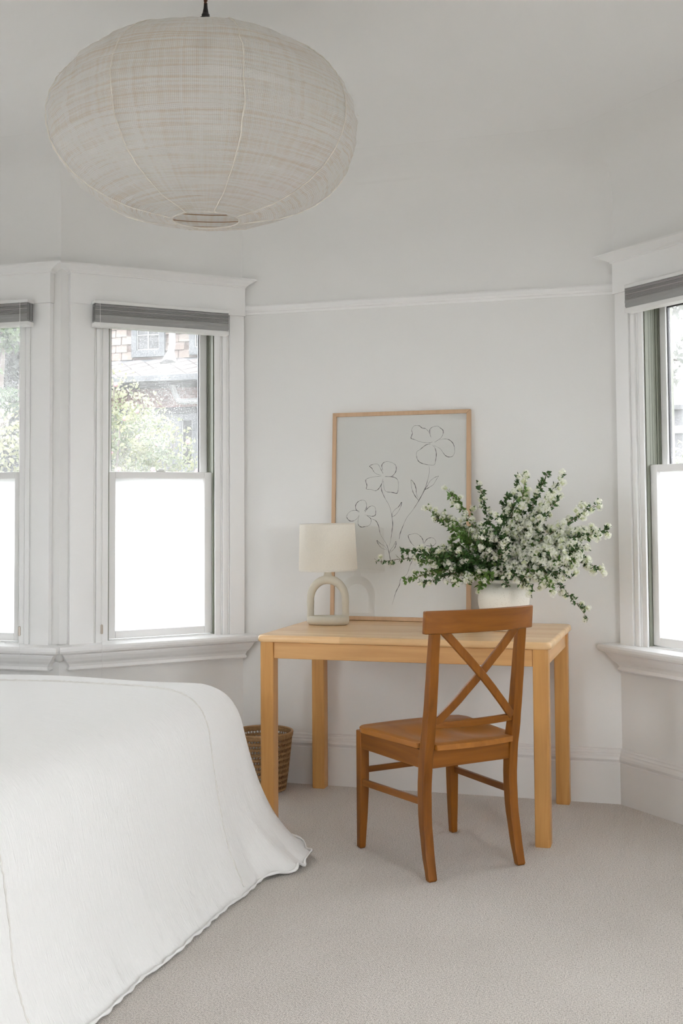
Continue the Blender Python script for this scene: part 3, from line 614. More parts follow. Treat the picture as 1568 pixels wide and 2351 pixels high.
def branch(tip, label, bloom, droop=.1, group=None, size=1.0, start=.10, nleaf=110, big=1.0, dens=1.0):
    tip = Vector(tip); base = NECK + Vector((rf.uniform(-.022, .022), rf.uniform(-.022, .022), -.015)); d = tip - base
    mid = base + d * .5 + Vector((0, 0, droop + abs(d.x) * .10)); c1_ = base + Vector((d.x * .12, d.y * .12, .06 + .15 * d.length))
    def pt(t): 
        a_ = (1 - t); return base * a_ ** 3 + c1_ * 3 * a_ * a_ * t + mid * 3 * a_ * t * t + tip * t ** 3
    o = empty('flowering_branch', base); tag(o, label, 'flowers', group)
    P = [pt(i / 18) + Vector((rf.uniform(-1, 1), rf.uniform(-1, 1), rf.uniform(-1, 1))) * .003 * (i > 3) - base for i in range(19)]
    g = G(); g.tube(P, [.0026 - .0019 * i / 18 for i in range(19)], 5)
    ln = d.length; L1 = G(); FL = G(); EY = G(); CO = G(); twigs = []
    def at(t): i = min(int(t * 18), 17); k = t * 18 - i; return P[i] * (1 - k) + P[i + 1] * k, (P[i + 1] - P[i]).normalized()
    nt = int((9 + ln * 40) * dens)
    for i in range(nt):
        t = start + (1 - start) * (i + rf.random()) / nt; p, dr_ = at(min(t, .999)); s_ = (rv() + dr_ * .9 + Vector((0, 0, .25))).normalized(); l = rf.uniform(.018, .062) * size * (1.25 - .7 * t)
        g.tube([p, p + s_ * l], [.0009, .0005], 3); twigs.append((p, s_, l, t))
    def leaf(p, dirn, l):
        up_ = rv(); sd = dirn.cross(up_).normalized(); nn = sd.cross(dirn); w = l * .30
        L1.add([p, p + dirn * l * .45 + sd * w + nn * w * .25, p + dirn * l, p + dirn * l * .45 - sd * w + nn * w * .25, p + dirn * l * .45 - nn * w * .1], [(0, 1, 4), (1, 2, 4), (0, 4, 3), (4, 2, 3)])
    for i in range(nleaf):
        if rf.random() < .35: t = rf.uniform(start, 1); p, dr_ = at(min(t, .999))
        else: tw = rf.choice(twigs); p = tw[0] + tw[1] * tw[2] * rf.random(); dr_ = tw[1]
        leaf(p, (rv() + dr_ * .6).normalized(), rf.uniform(.012, .026))
    for p, s_, l, t in twigs:
        if rf.random() > bloom * (.75 + .5 * t): continue
        c = p + s_ * l; R_ = rf.uniform(.011, .0165) * size * big; nf = int(rf.uniform(17, 26) * big); CO.add([c + Vector(q_) * R_ * .72 for q_ in ((1, 0, 0), (-1, 0, 0), (0, 1, 0), (0, -1, 0), (0, 0, 1), (0, 0, -1))], [(0, 2, 4), (2, 1, 4), (1, 3, 4), (3, 0, 4), (2, 0, 5), (1, 2, 5), (3, 1, 5), (0, 3, 5)])
        for k in range(nf):
            dd = (rv() + s_ * .7).normalized(); q_ = c + dd * R_ * rf.uniform(.7, 1.15); u_ = dd.cross(rv()).normalized(); w_ = dd.cross(u_); r_ = rf.uniform(.0045, .0060)
            V = [q_ - dd * .0008]; Fc = []
            for j in range(5):
                a0 = 2 * PI * j / 5; 
                for da, rr in ((-.42, .75), (0, 1.08), (.42, .75)):
                    V.append(q_ + (u_ * math.cos(a0 + da) + w_ * math.sin(a0 + da)) * r_ * rr + dd * .0009)
                b_ = 1 + j * 3; Fc += [(0, b_, b_ + 1), (0, b_ + 1, b_ + 2)]
            FL.add(V, Fc)
            EY.add([q_ + dd * .0008 + u_ * .0009, q_ + dd * .0008 - u_ * .0005 + w_ * .0008, q_ + dd * .0008 - u_ * .0005 - w_ * .0008], [(0, 1, 2)])
    g.ob('stem', STEM, o); tag(L1.ob('leaves', LEAFL if rf.random() < .3 else LEAFM, o), kind='stuff')
    if FL.v: 
        tag(FL.ob('blossoms', PETAL, o), kind='stuff'); tag(CO.ob('blossom_hearts', HEART, o), kind='stuff'); tag(EY.ob('blossom_centres', EYEM, o), kind='stuff')
    return o
OUT = [
 ((-1.308, 4.62, 1.026), 'long bare-tipped flowering branch reaching farthest towards the lamp', .12, .02, .8, 45, 1),
 ((-1.181, 4.60, 1.078), 'leafy branch just above the bare-tipped one, crossing the framed drawing', .5, .02, 1, 110, .8),
 ((-1.091, 4.60, 1.248), 'flowering branch with upward tip over the drawing, ending nearest its middle stem', .6, .02, 1, 120, 1),
 ((-1.003, 4.66, 1.319), 'flowering branch whose pointed top stands in front of the frame side', .75, .0, 1, 120, 1),
 ((-0.885, 4.70, 1.343), 'thin pointed branch standing upright just right of the frame side', .55, .0, .9, 120, .8),
 ((-1.164, 4.56, 0.963), 'dark leafy branch low over the drawing, ending beside the drawn stem', .2, .02, .9, 120, .8),
 ((-1.093, 4.52, 0.944), 'low flowering branch spreading over the drawing above the chair corner', .5, .03, 1, 110, .9),
 ((-0.958, 4.50, 0.947), 'short flowering branch hanging over the bottom part of the frame side', .7, .03, 1, 100, 1),
 ((-0.845, 4.50, 0.940), 'short dark leafy sprig hanging over the left shoulder of the vase', .25, .05, .9, 90, .8),
 ((-0.729, 4.75, 1.383), 'tall arching dark-stemmed branch with white blossom at its bent top', .45, .02, .9, 110, 1),
 ((-0.686, 4.66, 1.372), 'tall branch thick with white blossom, highest over the vase', 1.1, .0, 1.05, 80, 1.2),
 ((-0.603, 4.70, 1.389), 'tall leafy green branch tip reaching the top of the arrangement', .3, .0, .9, 110, .9),
 ((-0.544, 4.66, 1.370), 'tall branch with round white blossoms at its top, right of the green tip', .8, .0, 1, 80, 1.1),
 ((-0.545, 4.60, 1.291), 'branch with a small white tuft below the tall right-hand tips', .8, .0, 1, 80, 1.1),
 ((-0.401, 4.66, 1.264), 'upper blossom-covered branch pointing towards the right-hand window', 1.0, .0, 1, 80, 1.15),
 ((-0.361, 4.62, 1.161), 'blossom branch reaching farthest towards the right-hand window', 1.0, .02, 1, 90, 1.1),
 ((-0.387, 4.60, 1.008), 'blossom branch sloping down to the right, above the drooping one', 1.0, .06, 1, 90, 1.15),
 ((-0.438, 4.56, 0.811), 'drooping blossom branch hanging lowest, over the end of the desk', .95, .17, .95, 100, 1.0),
 ((-0.559, 4.50, 0.923), 'blossom branch spilling low beside the vase towards the desk end', .9, .07, 1, 90, 1.05),
 ((-0.638, 4.48, 0.924), 'blossom sprig hanging close over the right shoulder of the vase', .8, .06, 1, 80, 1.0),
 ((-0.446, 4.55, 1.088), 'blossom branch between the two that reach towards the right-hand window', 1.1, .03, 1, 80, 1.2),
 ((-0.733, 4.50, 0.938), 'tiny cream sprig curling down over the vase rim', .5, .04, .7, 30, .7),
 ((-0.784, 4.80, 1.300), 'dark leafy branch behind the middle of the arrangement', .35, .0, 1, 130, .9),
 ((-0.494, 4.50, 0.971), 'blossom branch just above the drooping one, facing the camera', 1.0, .05, 1, 90, 1.1),
]
for tip, lb, bl, dp, sz, nl, bg_ in OUT: branch(tip, lb, bl, dp, 'white flowering branches in the vase', sz, start=.16, nleaf=int(nl * 2.4), big=bg_, dens=1.25)
for i in range(34):
    k = (i * 13 % 34 + .5) / 34; x = -1.13 + .72 * k + rf.uniform(-.03, .03); rgt = (x + .78) / .35
    z = .975 + rf.random() ** .8 * (.27 + .04 * rgt - .10 * abs(rgt) ** 2); y = rf.uniform(4.46, 4.84)
    branch((x, y, z), 'leafy inner branch on the side of the arrangement nearer the lamp' if rgt < -.3 else ('inner branch directly above the vase, half hidden by other branches' if rgt < .25 else 'inner branch thick with blossom on the side nearer the right-hand window'), max(.34, min(1.1, .52 + .52 * rgt)), rf.uniform(.0, .04), 'inner branches, lamp side' if rgt < -.3 else ('inner branches above the vase' if rgt < .25 else 'inner branches, window side'), 1, start=.12, nleaf=430, big=.95 + .25 * max(0, rgt), dens=1.8)

for i in range(9):
    branch((-1.10 + .36 * (i + .5) / 9 + rf.uniform(-.02, .02), rf.uniform(4.48, 4.80), .97 + rf.random() * .27), 'leafy inner branch on the side of the arrangement nearer the lamp', .42, rf.uniform(0, .03), 'inner branches, lamp side', 1, start=.12, nleaf=460, big=.9, dens=1.7)

# ------------------------------------------------------------------ wicker basket
WK = plain('rattan', (.40, .235, .105), .55, .3, 200, var=.35, vscale=60); WKD = plain('rattan_dark', (.30, .165, .07), .6, .3, 200, var=.3, vscale=60)
bk = empty('wastepaper_basket', (-1.905, 4.855, 0)); tag(bk, 'openwork wicker wastepaper basket between the bed and the desk leg', 'basket')
def bR(z): return .098 + (.130 - .098) * (z / .255) ** .8
rb = random.Random(5)
def twist(z, R_, r, n=150, tw=38, amp=.0012):
    return [((R_ + amp * math.sin(tw * a_)) * math.cos(a_), (R_ + amp * math.sin(tw * a_)) * math.sin(a_), z + amp * math.cos(tw * a_)) for a_ in [2 * PI * k / n for k in range(n)]]
rg = G(); lp = G(); z = .006; row = 0
while z < .243:
    for d in (0, .006): rg.tube(twist(z + d, bR(z + d), .0032), .0034, 5, closed=True)
    z += .006
    if z > .236: break
    m_ = 56
    for k in range(m_):
        a_ = 2 * PI * (k + .5 * (row % 2)) / m_; R_ = bR(z + .008)
        for s_ in (-.35, .35):
            b_ = a_ + s_ * 2 * PI / m_ ; c_ = a_ - s_ * .2 * 2 * PI / m_
            lp.tube([(R_ * math.cos(b_), R_ * math.sin(b_), z + .001), ((R_ + .002) * math.cos(c_), (R_ + .002) * math.sin(c_), z + .009), (R_ * math.cos(b_), R_ * math.sin(b_), z + .017)], .0017, 4)
    z += .0175; row += 1
for d, rr in ((.240, .0), (.246, .0015), (.252, .002)): rg.tube(twist(d, bR(.25) + rr, .004), .0045, 5, closed=True)
tag(rg.ob('woven_coils', WK, bk, smooth=True), kind='stuff'); tag(lp.ob('woven_loops', WKD, bk, smooth=True), kind='stuff')
G().lathe([(0.001, .004), (.098, .004), (.099, .008), (.001, .009)], 40).ob('bottom', WKD, bk)
G().tube([((bR(.25) + .002) * math.cos(a_), (bR(.25) + .002) * math.sin(a_), .256) for a_ in [2 * PI * k / 80 for k in range(80)]], .0055, 8, closed=True).ob('rim', WK, bk, smooth=True)

# ------------------------------------------------------------------ bedspread over the bed
def bed_m():
    m, N, L, b = mat('crinkled_white_linen'); tc = N.new('ShaderNodeTexCoord')
    b.inputs['Base Color'].default_value = (.875, .872, .862, 1); b.inputs['Roughness'].default_value = .85; b.inputs['Specular IOR Level'].default_value = .2; b.inputs['Sheen Weight'].default_value = .15
    def nz(sx, sy, sz, det, dist=0):
        mp = N.new('ShaderNodeMapping'); mp.inputs['Scale'].default_value = (sx, sy, sz); L.new(tc.outputs['UV'], mp.inputs['Vector'])
        n = N.new('ShaderNodeTexNoise'); n.inputs['Scale'].default_value = 1; n.inputs['Detail'].default_value = det; n.inputs['Distortion'].default_value = dist; L.new(mp.outputs[0], n.inputs['Vector']); return n
    a_ = nz(110, 12, 1, 4, 1.2); c_ = nz(14, 10, 1, 3, 1.0); w_ = nz(900, 900, 1, 1)
    s1 = N.new('ShaderNodeMath'); s1.operation = 'MULTIPLY_ADD'; s1.inputs[1].default_value = 1.0; L.new(c_.outputs['Fac'], s1.inputs[0]); L.new(a_.outputs['Fac'], s1.inputs[2])
    s2 = N.new('ShaderNodeMath'); s2.operation = 'MULTIPLY_ADD'; s2.inputs[1].default_value = .06; L.new(w_.outputs['Fac'], s2.inputs[0]); L.new(s1.outputs[0], s2.inputs[2])
    bp = N.new('ShaderNodeBump'); bp.inputs['Strength'].default_value = .6; bp.inputs['Distance'].default_value = .004; L.new(s2.outputs[0], bp.inputs['Height']); L.new(bp.outputs[0], b.inputs['Normal']); return m
BEDM = bed_m(); SEAMM = plain('linen_seam', (.78, .765, .73), .9, .3, 300)
bx0, bx1, by0, by1 = -3.86, -1.615, 2.05, 4.03; bcx, bcy = (bx0 + bx1) / 2, (by0 + by1) / 2; bhx, bhy = (bx1 - bx0) / 2, (by1 - by0) / 2
PROF = [(-.95, .636), (-.7, .637), (-.5, .637), (-.38, .637), (-.28, .636), (-.20, .632), (-.14, .622), (-.09, .603), (-.05, .575), (-.02, .535), (.0, .488), (.014, .43), (.027, .37), (.041, .31), (.056, .25), (.073, .19), (.092, .135), (.112, .088), (.132, .048), (.150, .020), (.165, .006), (.170, .010)]
def densify(P_):
    out = []
    for i in range(len(P_) - 1):
        p0, p1, p2, p3 = P_[max(i - 1, 0)], P_[i], P_[i + 1], P_[min(i + 2, len(P_) - 1)]
        for k in range(3):
            t = k / 3; out.append(tuple(.5 * (2 * p1[j] + (p2[j] - p0[j]) * t + (2 * p0[j] - 5 * p1[j] + 4 * p2[j] - p3[j]) * t * t + (3 * p1[j] - p0[j] - 3 * p2[j] + p3[j]) * t ** 3) for j in (0, 1)))
    return out + [P_[-1]]
PROF = densify(PROF)
NS = [60, 26, 190, 26, 60]
def pathpt(d, idx):
    """idx -> column; open path: far side (from head to foot), far corner, foot, near corner, near side"""
    r = max(.16 + d, .02); X1, Y1, Y0 = bx1 + d, by1 + d, by0 - d
    seg = 0; i = idx
    while i >= NS[seg] and seg < 4: i -= NS[seg]; seg += 1
    k = i / NS[seg]
    if seg == 0: return bx0 + (X1 - r - bx0) * k, Y1, 0.0, 1.0
    if seg == 1: a_ = PI / 2 * (1 - k); return X1 - r + r * math.cos(a_), Y1 - r + r * math.sin(a_), math.cos(a_), math.sin(a_)
    if seg == 2: return X1, Y1 - r + (Y0 + r - Y1 + r) * k, 1.0, 0.0
    if seg == 3: a_ = -PI / 2 * k; return X1 - r + r * math.cos(a_), Y0 + r + r * math.sin(a_), math.cos(a_), math.sin(a_)
    return X1 - r + (bx0 - X1 + r) * k, Y0, 0.0, -1.0
NC = sum(NS) + 1
# extra flare of the cloth around the far corner and soft folds
def fold(idx, z, y):
    t = max(0, (.50 - z) / .50); f_ = 0
    i0 = NS[0]; 
    u = (idx - i0) 
    g1 = math.exp(-((u - 24) / 15.0) ** 2); f_ += .085 * g1 * t ** 2.2
    g2 = math.exp(-((u - 48) / 4.5) ** 2); f_ -= .012 * g2 * t ** 2
    g3 = math.exp(-((u - 37) / 9.0) ** 2); f_ += .04 * g3 * t ** 2.6
    f_ -= .030 * math.exp(-((u - 34) / 11.0) ** 2) * math.sin(PI * min(1, t * 1.05)) * t
    f_ += t ** 2 * (.004 * math.sin(u * .55) * math.exp(-((u - 26) / 26.0) ** 2) + .004 * math.sin(u * .11 + 1) + .002 * math.sin(u * .19 + 2))
    f_ += t ** 5 * (.0016 * math.sin(u * .9) * (1 + 3 * g1) + .002 * math.sin(u * .37 + 1.3))
    return f_
def surf(idx, row):
    d, z = PROF[row]; x, y, nx_, ny_ = pathpt(d, idx); f_ = fold(idx, z, y); 
    zz = z
    if row < 36: zz += (.0035 * math.sin(x * 7 + y * 3) + .0025 * math.sin(y * 9 - x * 4) - .003 * (bx1 - x)) * min(1, (36 - row) / 14)
    g1 = math.exp(-((idx - NS[0] - 26) / 16.0) ** 2)
    if z < .15: zz += g1 * .012 * (math.sin(idx * .62) + 1) * (1 - z / .15)
    return Vector((x + nx_ * f_, y + ny_ * f_, max(zz, .004)))
V = []; Fc = []; UV = []; nr = len(PROF); al = [0]
for c in range(NC): 
    acc = 0
    for r_ in range(nr):
        p = surf(c, r_)
        if r_: acc += (p - V[-1]).length
        V.append(p); n_ = pathpt(PROF[r_][0], c); dr_ = max(0, .64 - p.z); UV.append(((-p.y - n_[3] * dr_) * 1.5, -p.x - n_[2] * dr_))
for c in range(NC - 1):
    for r_ in range(nr - 1): a_ = c * nr + r_; Fc.append((a_, a_ + 1, a_ + nr + 1, a_ + nr))
for c in range(NC // 2): Fc.append((c * nr, (c + 1) * nr, (NC - 2 - c) * nr, (NC - 1 - c) * nr))
Fc = [f for f in Fc if len(set(f)) == 4]
bs = mesh('bedspread', V, Fc, BEDM, smooth=True, uv=UV); tag(bs, 'white crinkled linen bedspread draped over the bed down to the carpet', 'bedspread')
bm = bmesh.new(); bm.from_mesh(bs.data); bmesh.ops.recalc_face_normals(bm, faces=bm.faces[:])
bm.to_mesh(bs.data); bm.free()
from mathutils.bvhtree import BVHTree
tree = BVHTree.FromPolygons([tuple(v) for v in V], [f for f in Fc if len(f) == 4])
def seam(top, side, name='seam'):
    pts = []
    for x, y in top:
        h = tree.ray_cast(Vector((x, y, 2)), Vector((0, 0, -1)))
        if h[0]: pts.append(h[0] + h[1].normalized() * .001 * (1 if h[1].z > 0 else -1))
    for y, z in side:
        h = tree.ray_cast(Vector((-.8, y, z)), Vector((-1, 0, 0)))
        if h[0]: n_ = h[1] if h[1].x > 0 else -h[1]; pts.append(h[0] + n_ * .001)
    sm = [];
    for i in range(len(pts) - 1):
        m_ = max(2, int((pts[i + 1] - pts[i]).length / .008))
        for k in range(m_): sm.append(pts[i].lerp(pts[i + 1], k / m_))
    sm.append(pts[-1]); sm = [p + Vector((rs_.uniform(-1, 1), rs_.uniform(-1, 1), rs_.uniform(-1, 1))) * .0012 for p in sm]
    o = G().tube(sm, [(.0036 if p.z > .61 else .0021) + rs_.uniform(-.0007, .0011) for p in sm], 6).ob(name, SEAMM, bs, smooth=True); return o
rs_ = random.Random(9)
def lerp_tab(tab, n): 
    out = []
    for i in range(len(tab) - 1):
        for k in range(n): t = k / n; out.append((tab[i][0] * (1 - t) + tab[i + 1][0] * t, tab[i][1] * (1 - t) + tab[i + 1][1] * t))
    return out + [tab[-1]]
seam(lerp_tab([(-3.8, 3.70), (-2.6, 3.69), (-2.22, 3.69), (-2.0, 3.685), (-1.88, 3.68), (-1.78, 3.672), (-1.71, 3.665)], 6), lerp_tab([(3.655, .585), (3.64, .54), (3.62, .48), (3.605, .40), (3.59, .30), (3.575, .2), (3.565, .12), (3.56, .05), (3.55, .02)], 4))
seam(lerp_tab([(-3.8, 2.22), (-2.0, 2.24), (-1.8, 2.3), (-1.71, 2.36)], 6), lerp_tab([(2.385, .565), (2.395, .5), (2.395, .40), (2.385, .3), (2.365, .2), (2.36, .1), (2.37, .02)], 4))
hem = G().tube([surf(c, nr - 1) + Vector((0, 0, .002)) for c in range(0, NC)], [.0042 + .0018 * math.sin(c * .8) for c in range(NC)], 6).ob('hem', BEDM, bs, smooth=True)

# ------------------------------------------------------------------ pendant lantern
def gauze():
    m, N, L, b = mat('handwoven_gauze'); out = N['Material Output']; uv = N.new('ShaderNodeTexCoord')
    def nz(sx, sy, det=2, dist=0.0):
        mp = N.new('ShaderNodeMapping'); mp.inputs['Scale'].default_value = (sx, sy, 1); L.new(uv.outputs['UV'], mp.inputs['Vector'])
        n = N.new('ShaderNodeTexNoise'); n.inputs['Scale'].default_value = 1; n.inputs['Detail'].default_value = det; n.inputs['Distortion'].default_value = dist; L.new(mp.outputs[0], n.inputs['Vector']); return n.outputs['Fac']
    slub = nz(2.0, 95, 3, .4); warp = nz(70, 1.2, 2, .3); big = nz(1.2, 5, 3)
    # weave: product of two waves
    def wv(ax, sc):
        mp = N.new('ShaderNodeMapping'); L.new(uv.outputs['UV'], mp.inputs['Vector'])
        w = N.new('ShaderNodeTexWave'); w.bands_direction = ax; w.inputs['Scale'].default_value = sc; w.inputs['Distortion'].default_value = .6; w.inputs['Detail'].default_value = 1; L.new(mp.outputs[0], w.inputs['Vector']); return w.outputs['Fac']
    wx_, wy_ = wv('X', 62), wv('Y', 62)
    def mth(op, a_, b_):
        n = N.new('ShaderNodeMath'); n.operation = op
        for i, q_ in enumerate((a_, b_)):
            if isinstance(q_, (int, float)): n.inputs[i].default_value = q_
            else: L.new(q_, n.inputs[i])
        return n.outputs[0]
    h = mth('ADD', mth('MAXIMUM', wx_, wy_), mth('MULTIPLY', mth('ADD', slub, warp), 1.3))
    tone = mth('ADD', mth('MULTIPLY', slub, .5), mth('ADD', mth('MULTIPLY', warp, .25), mth('MULTIPLY', big, .25)))
    hole = mth('MULTIPLY', mth('SUBTRACT', 1.0, mth('MAXIMUM', wx_, wy_)), .9)
    r = N.new('ShaderNodeValToRGB'); r.color_ramp.elements[0].position = .36; r.color_ramp.elements[0].color = (.88, .80, .71, 1); r.color_ramp.elements[1].position = .52; r.color_ramp.elements[1].color = (.98, .97, .95, 1); L.new(tone, r.inputs[0])
    L.new(r.outputs[0], b.inputs['Base Color']); b.inputs['Roughness'].default_value = .95; b.inputs['Specular IOR Level'].default_value = .1
    bp = N.new('ShaderNodeBump'); bp.inputs['Strength'].default_value = .7; bp.inputs['Distance'].default_value = .003; L.new(h, bp.inputs['Height']); L.new(bp.outputs[0], b.inputs['Normal'])
    t = N.new('ShaderNodeBsdfTranslucent'); L.new(r.outputs[0], t.inputs[0]); x = N.new('ShaderNodeMixShader'); x.inputs[0].default_value = .40; L.new(b.outputs[0], x.inputs[1]); L.new(t.outputs[0], x.inputs[2])
    tr = N.new('ShaderNodeBsdfTransparent'); y = N.new('ShaderNodeMixShader'); L.new(mth('MULTIPLY', hole, .22), y.inputs[0]); L.new(x.outputs[0], y.inputs[1]); L.new(tr.outputs[0], y.inputs[2]); L.new(y.outputs[0], out.inputs[0]); return m
pl = empty('pendant_lamp', (-1.335, 2.974, 2.329)); tag(pl, 'large cream woven fabric lantern pendant hanging from the ceiling on a brown cord', 'lamp')
RA, RB = .440, .263
SEAMA = [math.radians(x) for x in (-143, -100, -62, -22, 22, 66, 112, 160)]
SEAMA = [-2.50 + 2 * PI * k / 8 for k in range(8)]
rp_ = random.Random(21)
levels = [i / 15 for i in range(16)]
def prof(u):
    """u 0 bottom opening .. 1 top opening"""
    a_ = -PI / 2 + PI * (.055 + .89 * u); c = max(math.cos(a_), 0) ** .86
    return RA * c, RB * math.sin(a_) * (1.0 if u > .5 else 1.0)
rings = []; nA = 192; nU = 96; V = []; Fc = []; UV = []
hoop = [(.03 + .94 * k / 15 + rp_.uniform(-.008, .008)) for k in range(16)]; hoop[0] = 0; hoop[-1] = 1
for j in range(nU + 1):
    u = j / nU
    # straight cloth between hoops
    k = max(i for i in range(len(hoop)) if hoop[i] <= u + 1e-9); k = min(k, len(hoop) - 2); u0, u1 = hoop[k], hoop[k + 1]; t = (u - u0) / (u1 - u0)
    r0, z0 = prof(u0); r1, z1 = prof(u1); R_ = r0 * (1 - t) + r1 * t - .0045 * math.sin(PI * t) * (1 if .1 < u < .9 else .4); Z_ = z0 * (1 - t) + z1 * t
    for i in range(nA + 1):
        a_ = 2 * PI * i / nA
        ds = min(abs((a_ - s_ + PI) % (2 * PI) - PI) for s_ in SEAMA)     # angular distance to the nearest seam
        half = PI / 8; flat = math.cos(half) / math.cos(max(0, half - ds)) if ds <= half else 1
        f_ = .55 * (math.cos(min(ds, half)) / math.cos(0) ) + .45
        # gores slightly sunk between the seams
        rr = R_ * (1 - .018 * math.sin(PI * min(ds, half) / (2 * half))) + .0025 * math.sin(a_ * 9 + u * 31) * math.sin(u * PI) + .0015 * math.sin(a_ * 31 + u * 57)
        V.append((rr * math.cos(a_), rr * math.sin(a_), Z_ + .0015 * math.sin(a_ * 5 + j))); UV.append((a_ / (2 * PI) * 2.7, u * 1.1))
for j in range(nU):
    for i in range(nA): a_ = j * (nA + 1) + i; Fc.append((a_, a_ + 1, a_ + nA + 2, a_ + nA + 1))
GZ = gauze(); sh_ = mesh('lamp_shade', V, Fc, GZ, pl, smooth=True, uv=UV)
SM = plain('gauze_seam', (.84, .80, .73), .9, .5, 200)
def spt(a_, u):
    k = max(i for i in range(len(hoop)) if hoop[i] <= u + 1e-9); k = min(k, len(hoop) - 2); t = (u - hoop[k]) / (hoop[k + 1] - hoop[k]); r0, z0 = prof(hoop[k]); r1, z1 = prof(hoop[k + 1])
    return r0 * (1 - t) + r1 * t, z0 * (1 - t) + z1 * t
for s_ in SEAMA:
    pts = []; w_ = 0
    for j in range(0, 91):
        u = j / 90; R_, Z_ = spt(s_, u); w_ = w_ * .8 + rp_.uniform(-.004, .004); a_ = s_ + w_ ; R_ += .0018 + rp_.uniform(0, .0012); pts.append((R_ * math.cos(a_), R_ * math.sin(a_), Z_ - .0005))
    G().tube(pts, [.0016 + rp_.uniform(-.0008, .0009) for _ in pts], 5).ob('seam', SM, sh_, smooth=True)
HOOP = plain('cane_hoop', (.42, .24, .11), .5)
for k, u in enumerate(hoop):
    if k in (0, len(hoop) - 1): continue
    R_, Z_ = prof(u); R_ -= .018; G().tube([(R_ * math.cos(2 * PI * i / 72), R_ * math.sin(2 * PI * i / 72), Z_) for i in range(72)], .0014, 5, closed=True).ob('hoop', HOOP, pl, smooth=True)
R_, Z_ = prof(0); G().tube([((R_ - .002) * math.cos(2 * PI * i / 48), (R_ - .002) * math.sin(2 * PI * i / 48), Z_ + .002) for i in range(48)], .0024, 6, closed=True).ob('bottom_ring', SM, pl, smooth=True)
R2_, Z2_ = prof(.05); G().tube([(-.075, -.0, Z_ + .03), (.075, .0, Z_ + .03)], .004, 8).ob('cross_bar', HOOP, pl)
# loose frayed threads on the seams and rims
g = G()
for i in range(420):
    s_ = rp_.choice(SEAMA) if i % 3 else rp_.uniform(0, 2 * PI); u = rp_.random() if i % 4 else rp_.choice((0, .01, .99)); R_, Z_ = spt(s_, u); p = Vector((R_ * math.cos(s_), R_ * math.sin(s_), Z_)); d = Vector((math.cos(s_), math.sin(s_), rp_.uniform(-.5, .5))) + Vector((rp_.uniform(-1, 1), rp_.uniform(-1, 1), rp_.uniform(-1, 1))) * .8; d.normalize(); l = rp_.uniform(.003, .011)
    g.tube([p, p + d * l * .6, p + d * l + Vector((0, 0, -.002))], .00035, 3)
tag(g.ob('frayed_threads', SM, sh_), kind='stuff')
BLK = plain('black_bakelite', (.012, .011, .011), .35)
G().lathe([(0, .368), (.005, .367), (.006, .355), (.0085, .342), (.0095, .338), (.0115, .336), (.0115, .329), (.017, .326), (.018, .300), (.020, .298), (.020, .20), (.0, .20)], 28).ob('socket', BLK, pl, smooth=False)
G().tube([(-.11, 0, .252), (.11, 0, .252)], .0022, 6).tube([(0, -.11, .252), (0, .11, .252)], .0022, 6).ob('shade_spider', HOOP, pl)
CORD = plain('brown_fabric_cord', (.13, .055, .03), .8)
g = G()
for ph in (0, PI): g.tube([(.0028 * math.cos(k * .75 + ph), .0028 * math.sin(k * .75 + ph), .355 + (2.806 - 2.329 - .355) * k / 50) for k in range(51)], .0029, 6)
g.ob('cord', CORD, pl, smooth=True)
G().lathe([(0, 2.806 - 2.329), (.05, 2.806 - 2.329), (.05, 2.79 - 2.329), (.03, 2.78 - 2.329), (0, 2.778 - 2.329)], 32).ob('ceiling_cup', BLK, pl)

# ------------------------------------------------------------------ outside: neighbour's shingled house
LAWN = plain('garden_ground', (0.0389, 0.0413, 0.0267), .95, .3, 8, var=.3)
gd = mesh('ground', [(-60, 5.3, -1.2), (40, 5.3, -1.2), (40, 70, -1.2), (-60, 70, -1.2), (-60, -30, -1.2), (40, -30, -1.2)], [(0, 1, 2, 3), (4, 5, 1, 0)], LAWN); tag(gd, kind='structure')
def rcol(name, a_, b_, rough=.85):
    m, N, L, b = mat(name); oi = N.new('ShaderNodeObjectInfo'); x = N.new('ShaderNodeMix'); x.data_type = 'RGBA'; x.inputs[6].default_value = (*a_, 1); x.inputs[7].default_value = (*b_, 1); L.new(oi.outputs['Random'], x.inputs[0])
    tc = N.new('ShaderNodeTexCoord'); n = N.new('ShaderNodeTexNoise'); n.inputs['Scale'].default_value = 14; n.inputs['Detail'].default_value = 4; L.new(tc.outputs['Object'], n.inputs['Vector'])
    y = N.new('ShaderNodeMix'); y.data_type = 'RGBA'; y.blend_type = 'MULTIPLY'; y.inputs[0].default_value = .35; L.new(x.outputs[2], y.inputs[6]); L.new(n.outputs['Fac'], y.inputs[7]); L.new(y.outputs[2], b.inputs['Base Color']); b.inputs['Roughness'].default_value = rough; return m
SHU = rcol('upper_shingle', (0.189, 0.161, 0.14), (0.161, 0.121, 0.102)); SHL = rcol('lower_shingle', (0.189, 0.0984, 0.0765), (0.126, 0.0568, 0.0443)); TIL = rcol('diamond_tile', (0.151, 0.139, 0.136), (0.121, 0.109, 0.107)); GREY = plain('grey_house_trim', (0.0632, 0.068, 0.0729), .6); DARK = plain('dark_eaves', (0.017, 0.017, 0.0182), .8); PIPE = plain('white_pipe', (0.207, 0.207, 0.207), .4)
PANE = plain('far_window_pane', (0.0243, 0.0255, 0.0267), .15, var=.6, vscale=9); SIDE = plain('gable_wall', (0.0729, 0.0495, 0.0408), .85)
def zz_(z): return 1.26 + 1.5 * (z - 1.26)
hs = empty('neighbour_house', (-9, 19.4, -1.2)); tag(hs, 'shingled house with grey windows, a tiled skirt roof and white drainpipes beyond the bushes', 'house')
def H_(name, m, g, bevel=0): 
    g.v = [v - Vector((-9, 19.4, -1.2)) for v in g.v]; return g.ob(name, m, hs, bevel=bevel)
